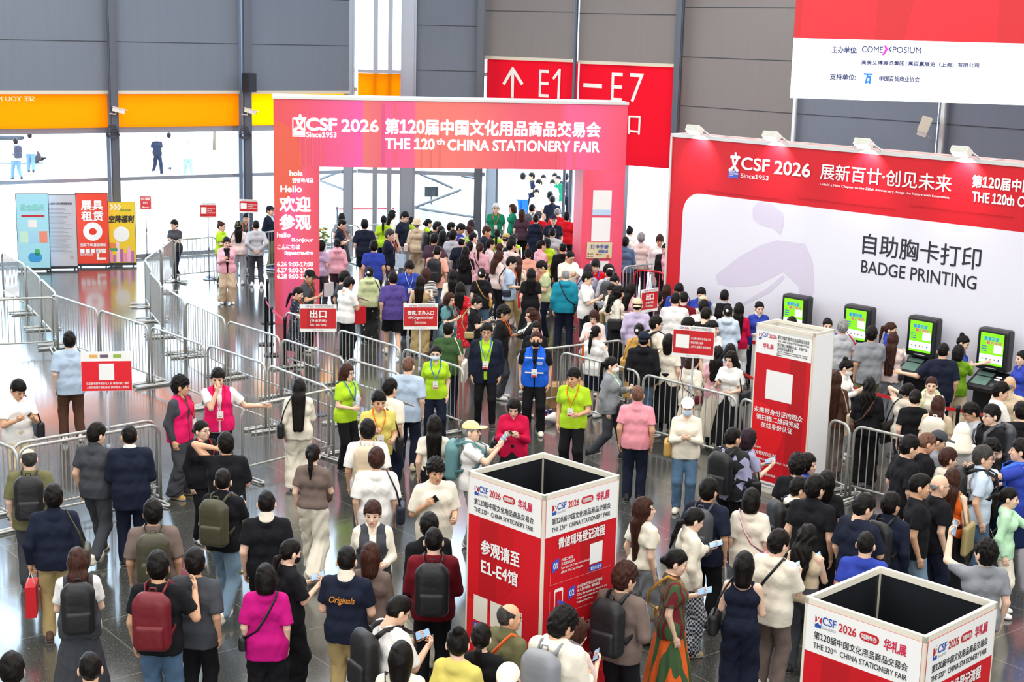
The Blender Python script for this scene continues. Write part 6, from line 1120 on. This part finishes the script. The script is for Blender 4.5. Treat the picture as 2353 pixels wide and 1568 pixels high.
1856 1207 1.63 160|f 1|wp|s|-5 8 0|wavy:blk|tank:bei|trousers:dgy|blk|phR|person in beige halter top with long black hair
1991 1222 1.7 175|m 1|dd|s|-5 5 0|crew:blk|tee:blu|trousers:dgy|blk||person in royal blue tee behind the corner pillar
2087 1001 1.78 120|m 1.15|dd|s|0 15 0|short:blk|loose:blk|trousers:blk|blk||tall person in black tee beside the barricade end
2126 992 1.72 115|m 1.15|dd|s|0 20 0|crew:buzz|tee:blk|trousers:blk|blk|xb:olv|shaven-headed person in black tee with olive strap
2152 988 1.7 100|m 1|dd|s|0 18 0|crew:blk|tee:gry|trousers:dgy|blk|cap:dgy|person in dark grey cap beside the cream hood
2213 972 1.64 175|f 1|ww|s|0 0 0|lbun:blk|hoodie:wht|trousers:wht|wht|hood:crm|person in cream sun hood with neck cape
2180 1031 1.63 120|f 1.1|dd|s|0 5 0|short:brn|tee:crm|trousers:dgy|blk||person in cream tee with short auburn hair
2191 1077 1.66 165|f .9|dd|s|0 0 0|long:brn|tank:org|skirt:blk|blk|toR:khk|person in orange backless top with woven bag
2161 1089 1.74 120|m 1.3|wd|s|-5 3 0|bare:gry|tee:blk|trousers:nvy|blk|gl|bald person in black tee and glasses
2115 1089 1.74 100|m 1.15|dd|s|0 3 0|flat:blk|tee:blk|trousers:bjean|wht||person in black tee and pale denim looking right
2048 1133 1.73 155|m 1.15|dd|s|-10 5 0|short:blk|shirt:nvy|trousers:dgy|blk|bp:blk|person in navy shirt with black backpack
2263 1026 1.74 95|m 1.1|Xd|s|0 0 0|short:dgy|polo:sky|trousers:jean|wht|gl bp:blk|person in pale blue shirt pointing right
2276 1008 1.7 60|m 1|dp|s|0 15 0|messy:blk|tee:blk|trousers:blk|blk|gl phR|person in black tee reading a phone, behind the pointing arm
2281 931 1.72 -50|m 1.15|wd|s|-10 5 0|short:blk|tee:blk|trousers:blk|blk|gl bp:dgy|person in black tee and round glasses facing left
2346 1010 1.74 -90|m 1.2|Xd|s|0 0 0|short:blk|tee:blu|trousers:blk|blk|bp:blue|person in royal blue tee at the right edge with bright blue bag
2267 1240 1.72 200|m 1|Ud|s|20 -5 0|messy:blk|tee:gry|trousers:dgy|blk|phL|person in grey tee raising a phone overhead
2320 1120 1.55 90|f .9|xd|s|0 5 0|pony:blk|ls:mint|trousers:crm|wht||person in mint sleeves pushing the folding cart
1902 730 1.63 5|f 1|dd|s|5 10 0|lbun:blk|shirt:blu|trousers:nvy|blk||person with parted dark hair facing out, just above the white booth
1937 735 1.68 195|m 1.2|dd|s|-20 5 0|short:gry|tee:lgy|trousers:dgy|blk|sbR:red|grey-haired person in pale grey tee with red strap
1820 729 1.7 175|m 1|dd|s|0 0 0|short:blk|tee:blk|trousers:blk|blk||dark head just above the white booth at the first kiosk
2003 750 1.74 195|m 1.15|dp|s|-20 5 0|short:blk|loose:gry|shorts:olv|wht|gl|person in grey tee and olive shorts at the second kiosk
2046 740 1.64 80|f .95|dd|s|0 10 0|pony:brn|polo:blu|trousers:nvy|blk|mask:blk|person in royal blue polo with black mask beside third kiosk
2053 764 1.65 168|f 1|dx|o|0 5 0|vlong:brn|ls:pkw|wide:gry|blk|xb:blk|person in pale pink top with very long brown hair at third kiosk
1941 824 1.62 70|f 1|pp|s|10 22 0|bun:blk|ls:wht|trousers:lgy|wht|gl mask:wht phL|person in white with mask and glasses typing, right of white booth
1921 852 1.63 175|f 1|dd|s|0 0 0|vlong:brn|ls:brn|wide:tau|blk|toR:bei|person with long brown hair and beige tote, half behind the white booth
2000 867 1.65 178|f 1.05|ww|s|0 0 0|wavy:blk|ls:blk|wide:blk|blk|xl:brn|person all in black with brown strap behind the barricade
2168 788 1.74 190|m 1.25|sd|s|-25 5 0|crew:blk|loose:nvy|trousers:nvy|blk|gl|person in navy tee with blue print at fourth kiosk
2206 768 1.62 75|f .9|dx|s|0 20 4|bun:blk|polo:blu|trousers:nvy|blk||person in royal blue polo with topknot touching the fourth kiosk
2204 793 1.6 165|f 1|dx|o|0 5 0|bob:blk|ls:6f9a1e|wide:bei|blk||person in green cardigan at fourth kiosk
2142 865 1.62 0|f 1|dd|s|0 5 0|lbun:brn|tee:crm|trousers:bei|wht|bp:sage|smiling person in cream tee facing out, near fourth kiosk
2086 880 1.62 150|f 1|bd|s|-20 8 0|lbun:blk|ls:crm|trousers:dgy|wht|toL:blk|person in cream top raising a hand to the hair
2103 895 1.62 190|f 1|dp|s|-25 12 0|lbun:blk|tee:blk|trousers:blk|blk|phR|person in black tee with bun and phone, behind barricade
2158 910 1.64 170|f 1|dd|s|0 0 0|vlong:brn|tee:bei|wide:blk|wht|bp:crm|person with very long dark brown hair and cream backpack
2246 924 1.7 -70|m 1|wd|s|0 25 4|short:blk|tee:lgy|trousers:dgy|blk|gl|person in pale grey tee stooping left near the round glasses
2299 878 1.72 110|m 1|dp|s|-10 10 0|short:blk|tee:wht|trousers:dgy|blk|phR|person in white tee with smooth black hair, near the right edge
2322 863 1.72 165|m 1.25|dd|s|0 0 0|bare:gry|polo:bei|trousers:blk|blk||bald person in beige polo at the right edge
2352 805 1.64 -60|f 1|dd|s|0 5 0|lbun:blk|polo:blu|trousers:nvy|blk||person in royal blue cut by the right edge
2349 925 1.72 200|m 1.1|ww|s|0 10 0|short:blk|loose:blk|trousers:blk|blk|papR:yel|person in black cut by the right edge with yellow folder
1447 521 1.66 150|f 1|dd|s|0 15 0|bun:blk|tee:wht|trousers:dgy|blk||person with topknot outside the side doorway
1437 545 1.68 170|m 1|dw|s|0 5 0|short:blk|shirt:jean|trousers:dgy|blk||person in denim shirt, half behind the right gate column
1474 535 1.72 175|m 1.1|dd|s|0 0 0|short:gry|polo:pkw|trousers:nvy|blk||grey-haired person in beige polo outside the side doorway
1517 540 1.7 10|m 1|dd|s|-10 10 0|messy:brn|shirt:wht|trousers:lgy|blk|sbL:blk|person in white shirt outside the side doorway
1530 560 1.66 -20|m 1|dd|s|0 5 0|short:blk|jacket:blk/pnk|trousers:blk|blk||person in black jacket beside the booth edge outside
35 318 1.72 200|m 1|dd|w|0 5 0|short:blk|tee:wht|trousers:jean|blk|bp:nvy|person in white with navy backpack, outside the left window
68 305 1.74 180|m 1|dd|w|0 0 0|short:blk|shirt:lbl|trousers:jean|blk||person in light blue shirt outside the left window
360 310 1.72 20|m 1|dd|w|0 0 0|short:gry|tee:nvy|trousers:nvy|blk||person in navy outside the second window
388 305 1.68 170|f 1|dd|w|0 0 0|short:blk|ls:wht|trousers:lbl|blk||person in white walking outside the second window
432 318 1.68 200|f 1|dd|w|0 0 0|short:gry|ls:wht|trousers:bjean|blk||person in white and pale denim outside, nearest the steel post
'''
BAGW = {'bp': 'backpack', 'sb': 'shoulder bag', 'xb': 'crossbody bag', 'to': 'tote bag', 'pb': 'paper bag', 'bk': 'bucket bag', 'bg': 'backpack', 'ph': 'phone', 'pap': 'paper', 'bo': 'bottle'}
def leather(c): return mat(c, 0.5, bump=0.25)
def noun(lab):
    s = lab.split(',')[0]; w = s.split(); return ' '.join(w[:9])
def add_bag(kind, side, col, Mw, J, lab, lod):
    sx = 1 if side == 'L' else -1; g = J['g']; ty = J['ty']; cn = CN.get(col, 'green'); n = noun(lab)
    m = leather(col); back = 0.125 * (0.6 + 0.4 * g) + 0.035
    if kind == 'bp':
        y = ty(1.2) + back
        me = tpl('bp', lambda: sdfmesh('backpack', union([rbox((-.165, 0, -.06), (.165, .17, .43), .07), rbox((-.135, .03, .25), (.135, .165, .48), .075)], .03), .014))
        o = link('backpack', me, None, Mw @ Matrix.Translation((0, y, 0.98)), m)
        pk = tpl('bpp', lambda: sdfmesh('front_pocket', rbox((-.125, .13, -.03), (.125, .205, .2), .035), .014)); link('front_pocket', pk, o, None, m)
        hd = tpl('bph', lambda: tubemesh('grab_handle', [(-.03, .04, .455), (-.025, .03, .49), (.025, .03, .49), (.03, .04, .455)], .008)); link('grab_handle', hd, o, None, m)
        for s2 in (1, -1):
            st = tpl(('bps', s2, round(g, 2), J['fem']), lambda: strapmesh('shoulder_strap', [(s2 * .075, .035, 1.385 - .98), (s2 * .088, -.03 - back * .2, 1.448 - .98), (s2 * .098, -.1 - back * .55, 1.445 - .98), (s2 * .112, -.17 - back, 1.37 - .98), (s2 * .125, -.18 - back - .02 * J['fem'], 1.25 - .98), (s2 * .165, -.09 - back, 1.13 - .98), (s2 * .155, .02, 1.05 - .98)], .026))
            link('shoulder_strap', st, o, None, m)
        lb = '%s backpack on the back of the %s' % (cn, n); cat = 'backpack'
    elif kind == 'bg':                   # a backpack carried low at the side
        me = tpl('bp', lambda: sdfmesh('backpack', union([rbox((-.165, 0, -.06), (.165, .17, .43), .07), rbox((-.135, .03, .25), (.135, .165, .48), .075)], .03), .014))
        o = link('backpack', me, None, Mw @ Matrix.Translation((-.12, -.36, .55)) @ Matrix.Rotation(0.5, 4, 'Z'), m)
        link('grab_handle', tpl('bgh', lambda: tubemesh('grab_handle', [(-.03, .07, .45), (-.02, .05, .56), (.02, .05, .56), (.03, .07, .45)], .01)), o, None, m); lb = '%s backpack carried low by the %s' % (cn, n); cat = 'backpack'
    elif kind in ('sb', 'to'):
        xs = J['sw'] + .125 * (.5 + .5 * g) * .9
        if kind == 'sb': me = tpl('sb', lambda: sdfmesh('shoulder_bag', rbox((-.055, -.15, -.12), (.055, .15, .12), .045), .014)); z = .95
        else: me = tpl('to', lambda: sdfmesh('tote_bag', rbox((-.04, -.18, -.2), (.04, .18, .17), .03), .016)); z = .90
        o = link(me.name.split('.')[0], me, None, Mw @ Matrix.Translation((sx * xs, .04, z)), m); top = 1.455 - z; dx = sx * (J['sw'] - .055) - sx * xs
        for yy in ((-.10, .10) if kind == 'to' else (-.12,)):
            st = tpl((kind, sx, yy, J['fem'], round(g, 2)), lambda: strapmesh('carry_strap', [(0, yy, .1), (dx * .3, yy * .9, .3), (dx + sx * .055, -.07 if yy < 0 else .06, top - .075), (dx, .0 + .02 * np.sign(yy), top + .0)] + ([(dx + sx * .055, .08, top - .075), (dx * .3, .11, .3), (0, .12, .1)] if kind == 'sb' else []), .011, .004))
            link('carry_strap', st, o, None, m)
        lb = '%s %s hanging at the side of the %s' % (cn, BAGW[kind], n); cat = 'bag'
    elif kind in ('xb', 'xl'):
        fl = Matrix.Identity(4)
        if kind == 'xl': fl[0][0] = -1
        me = tpl('xb', lambda: sdfmesh('crossbody_bag', rbox((-.04, -.1, -.075), (.04, .1, .075), .03), .013)); xs = .21 * (.5 + .5 * g)
        o = link('crossbody_bag', me, None, Mw @ fl @ Matrix.Translation((-xs, .05, .93)), m)
        b = .165 * (.6 + .4 * g)
        st = tpl(('xbs', round(g, 2), J['fem']), lambda: strapmesh('long_strap', [(0, .06, .05), (xs - .06, b + .01, 1.12 - .93), (xs + .03, b + .015, 1.27 - .93), (xs + .11, .085, 1.42 - .93), (xs + .125, .02, 1.468 - .93), (xs + .105, -.1, 1.40 - .93), (xs + .02, -b - .03, 1.24 - .93), (xs - .07, -b - .02, 1.1 - .93), (0, -.06, .05)], .015, .005))
        link('long_strap', st, o, None, m); lb = '%s crossbody bag of the %s' % (cn, n); cat = 'bag'
    else:
        Sh, E, T, hk, th = J[sx]; d = (T - E) / np.linalg.norm(T - E); t = {'out': np.array([sx * 0.8, -0.2, 0.7]), 'up': np.array([0, -0.3, 1.0]), None: np.array([-sx * 0.3, -1, 0.0])}[th]
        B = basis(d, t); pal = B @ np.array([-sx * .034, -.004, -.088]); P = T + pal
        if kind == 'pb' or kind == 'bk':
            P = T + d * .1
            if kind == 'pb': me = tpl('pb', lambda: MB().box((-.055, -.15, -.46), (.055, .15, -.12)).mesh('paper_bag', mat('blk')))
            else: me = tpl('bk', lambda: sdfmesh('bucket_bag', cutp(cone((0, 0, -.3), (0, 0, -.16), .09, .085), (0, 0, -.13), (0, 0, 1)), .012))
            o = link(me.name.split('.')[0], me, None, Mw @ Matrix.Translation(P), mat(col, .6))
            for xx in (-.04, .04): link('handle', tpl(('pbh', xx, kind), lambda: tubemesh('handle', [(xx, -.06, -.12), (xx * .3, -.05, -.02), (0, 0, .015), (xx * .3, .05, -.02), (xx, .06, -.12)], .0045)), o, None, mat('wht' if col != 'wht' else 'red', .6))
            lb = '%s %s held by the %s' % (cn, BAGW[kind], n); cat = 'bag'
        elif kind == 'ph':
            R = Matrix([list(B[0]) + [0], list(B[1]) + [0], list(B[2]) + [0], [0, 0, 0, 1]])
            me = tpl('ph', lambda: sdfmesh('phone', rbox((-.005, -.038, -.08), (.005, .038, .08), .0045), .0045)); o = link('phone', me, None, Mw @ Matrix.Translation(P) @ R, mat('blk' if sum(map(ord, lab)) % 3 else 'lbl', .25))
            sc = tpl(('phs', sx), lambda: MB().box((-sx * .0062 - .0006, -.034, -.074), (-sx * .0062 + .0006, .034, .074)).mesh('screen', mat('9fc4ea', .15))); link('screen', sc, o, None)
            lb = 'phone in the hand of the %s' % n; cat = 'phone'
        elif kind == 'pap':
            me = tpl('pap', lambda: MB().box((-.105, -.15, -.001), (.105, .15, .002)).box((-.1, -.146, .002), (.106, .154, .004)).mesh('paper_sheet', mat('blk')))
            o = link('paper_sheet', me, None, Mw @ Matrix.Translation(P + np.array([0, -.09, .02])) @ Matrix.Rotation(math.radians(25), 4, 'X'), mat(col, .7)); lb = '%s sheets in the hand of the %s' % (cn, n); cat = 'paper'
        else:
            me = tpl('bo', lambda: MB().lathe([(.0, 0), (.032, .002), (.034, .02), (.034, .13), (.028, .16), (.013, .185), (.013, .2), (0, .2)], (0, 0, -.1)).mesh('water_bottle', mat('cfe3f0', .15), True))
            o = link('water_bottle', me, None, Mw @ Matrix.Translation(P)); link('bottle_cap', MB().lathe([(0, .2), (.016, .2), (.016, .222), (0, .222)], (0, 0, -.1)).mesh('bottle_cap', mat('wht')), o); lb = 'clear water bottle held by the %s' % n; cat = 'bottle'
    tag(o, ' '.join(lb.split()[:16]), cat); return o
def garmat(spec, cl=cloth):
    if spec.startswith('@'):
        a = spec[1:].split(','); return pattern(a[0], a[1], a[2], float(a[3]))
    return cloth(spec)
ROWS = []
for ln_ in PEOPLE.strip().splitlines():
    c = [q.strip() for q in ln_.split('|')]; a = c[0].split()
    ROWS.append(dict(x=float(a[0]), y=float(a[1]), h=float(a[2]), yaw=float(a[3]), sex=c[1].split()[0], g=float(c[1].split()[1]), arms=c[2], legs=c[3], head=[float(q) for q in c[4].split()], hair=c[5], top=c[6], bot=c[7], shoe=c[8], ex=c[9].split(), label=c[10]))
# keep neighbours from standing inside one another: slide along the line of sight (the height follows)
for it in range(80):
    P = [at(r['x'], r['y'], r['h'])[:2] for r in ROWS]; moved = False
    for i in range(len(ROWS)):
        for j in range(i):
            d = np.linalg.norm(P[i] - P[j])
            if d < 0.46:
                far, near = (i, j) if np.linalg.norm(P[i]) > np.linalg.norm(P[j]) else (j, i)
                ROWS[far]['h'] = max(ROWS[far]['h'] - .006, 1.5); ROWS[near]['h'] = min(ROWS[near]['h'] + .006, 1.84); moved = True
    if not moved: break
def person(r):
    fem = r['sex'] == 'f'; p = at(r['x'], r['y'], r['h']); az = math.atan2(p[0], p[1]); lod = 0 if np.linalg.norm(p[:2]) < 30 else 1
    th = math.radians(r['yaw']) - az; hy, hp, lean = r['head']; key = (fem, r['arms'], r['legs'], r['g'], lean)
    J = skeleton(fem, r['arms'], r['legs'], r['g'], lean); sk = sum(map(ord, r['label'])) % 3 if not fem else 0
    sc = r['h'] / 1.722; Mw = frame((p[0], p[1], 0), th) @ Matrix.Scale(sc, 4)
    me = bodymesh(J, key, hy, hp, lod, sk); o = link('person', me, None, Mw); tag(o, r['label'], 'person')
    H = headM(J, hy, hp); hk, hc = r['hair'].split(':'); hcol = {'buzz': '6a4c3c', 'blk': '100c0a', 'brn': '3a2018', 'gry': '8b8a88', 'lgy': 'c9c8c5', 'dgy': '3a3836', 'plum': '2a1a22'}[hc]
    ex = r['ex']; hatted = [e for e in ex if e.split(':')[0] in ('cap', 'back_cap', 'bucket', 'hood')]
    link('hair', hair(hk if not hatted or hk in ('long', 'mid', 'bob', 'lbun') else 'crew', lod), o, H, hairmat(hcol))
    top, tc = r['top'].split(':')
    if '/' in tc:
        tc, ic = tc.split('/'); inner = 'polo' if ic == 'lim' else ('shirt' if ic in ('wht', 'crm', 'dgy', 'lgy') and top in ('vest', 'suit') and r['label'].find('hand to the face') < 0 and ic != 'wht' or top == 'suit' else 'tee')
        link('shirt', garment(inner, J, key, lod), o, None, cloth(ic)); nm = {'vest': 'vest', 'jacket': 'jacket', 'cardigan': 'cardigan', 'suit': 'suit_jacket'}[top]
    else: nm = {'tee': 'tee', 'polo': 'polo_shirt', 'loose': 'tee', 'hoodie': 'hooded_jacket', 'tank': 'sleeveless_top', 'dress': 'dress', 'knit': 'knit_top', 'sweat': 'sweater'}.get(top, 'shirt')
    link(nm, garment(top, J, key, lod), o, None, garmat(tc))
    if top in ('polo', 'shirt') and ('white collar' in r['label'] or 'cream collar' in r['label'] or 'jersey' in r['label']):
        ty = J['ty']; f = cutp(cone((0, .022, 1.43), (0, .026, 1.49), .088, .072), (0, -.03, 1.472), (0, -.55, 1)); V, Q = solid(f, .014); link('collar', vmesh('collar', V, Q, cloth('crm')), o)
    bk, bc = r['bot'].split(':'); link({'wide': 'wide_trousers', 'slim': 'leggings', 'mini': 'short_skirt', 'midi': 'skirt', 'skirt': 'long_skirt'}.get(bk, bk), garment(bk, J, key, lod), o, None, garmat(bc))
    for s2 in (1, -1):
        A = J['L%d' % s2][2]; tilt = -0.35 if A[2] > 0.1 else 0.0
        link('shoe', shoemesh(), o, Matrix.Translation((A[0], A[1], A[2] - 0.085)) @ Matrix.Rotation(s2 * 0.12, 4, 'Z') @ Matrix.Rotation(tilt, 4, 'X'), mat(r['shoe'], .6))
    yf = J['ty'](1.25) - ((.165 if fem else .15) * (.6 + .4 * r['g']) + (.05 if '/' in r['top'] else .012))
    for e in ex:
        k, _, col = e.partition(':'); col = col or 'blk'
        if k in ('cap', 'back_cap', 'bucket', 'hood'): link({'back_cap': 'cap', 'bucket': 'bucket_hat', 'hood': 'sun_hood'}.get(k, k), hat(k), o, H, cloth(col))
        elif k == 'mask': link('face_mask', head_bits('mask'), o, H, cloth(col))
        elif k == 'gl': link('glasses', head_bits('glasses'), o, H)
        elif k == 'clip': link('hair_clip', head_bits('clip'), o, H @ Matrix.Translation((0.03, .13, .03)) @ Matrix.Rotation(-1.4, 4, 'X'))
        elif k == 'beard': link('beard', tpl('beard', lambda: sdfmesh('beard', cutp(ell((0, -.03, -.066), (.068, .066, .056)), (0, -.02, -.03), (0, .5, 1)), .009)), o, H, hairmat('16120f'))
        elif k == 'ln':
            link('lanyard', tubemesh('lanyard', [(-.068, J['ty'](1.45) + .03, 1.478), (-.085, J['ty'](1.42) - .06, 1.44), (-.07, yf + .035, 1.34), (0, yf - .008, 1.15), (.07, yf + .035, 1.34), (.085, J['ty'](1.42) - .06, 1.44), (.068, J['ty'](1.45) + .03, 1.478)], .008, 5), o, None, cloth(col))
            L = Letters().rect(-.04, -.06, .04, -.035, mat('red'), -.0035).rect(-.025, -.01, .025, -.004, mat('dgy'), -.0035); b = MB().box((-.045, -.003, -.065), (.045, .003, .065)).obj('badge', mat('wht', .4), o, M=Matrix.Translation((0, yf - .012, 1.075))); L.obj('badge_print', b)
        elif k == 'vt':
            L = Letters()
            for z in (1.315, 1.07): L.rect(-.15, z, -.045, z + .024, mat('wht', .4), yf - .016).rect(.045, z, .15, z + .024, mat('wht', .4), yf - .016)
            L.line('展会服务', .05, 1.24, .13, 1.262, mat('wht'), yf - .018).line('EasyFair', .05, 1.215, .13, 1.234, mat('wht'), yf - .018); L.obj('reflective_print', o)
        elif k in ('txtT', 'txtO', 'txtB'):
            L = Letters(); body, col, w = {'txtT': ('Tokyo', mat('e0606a'), .11), 'txtO': ('Originals', mat('d98a2a'), .12), 'txtB': ('Be', mat('2a9a50'), .09)}[k]
            L.line(body, -w, 1.23, w, 1.31, col, 0, shear=.25); L.obj('back_print', o, Matrix.Translation((0, J['ty'](1.25) + .13 * (.6 + .4 * r['g']) + .078, 0)) @ Matrix.Rotation(math.pi, 4, 'Z'))
        elif k == 'bp': add_bag('bp', '', col, Mw, J, r['label'], lod)
        elif k[:2] in ('sb', 'to', 'pb', 'bk', 'ph', 'bo') or k[:3] == 'pap': add_bag(k[:3] if k[:3] == 'pap' else k[:2], k[-1], col, Mw, J, r['label'], lod)
        elif k in ('xb', 'xl', 'bg'): add_bag(k, 'R', col, Mw, J, r['label'], lod)
    return o
for r in ROWS: person(r)
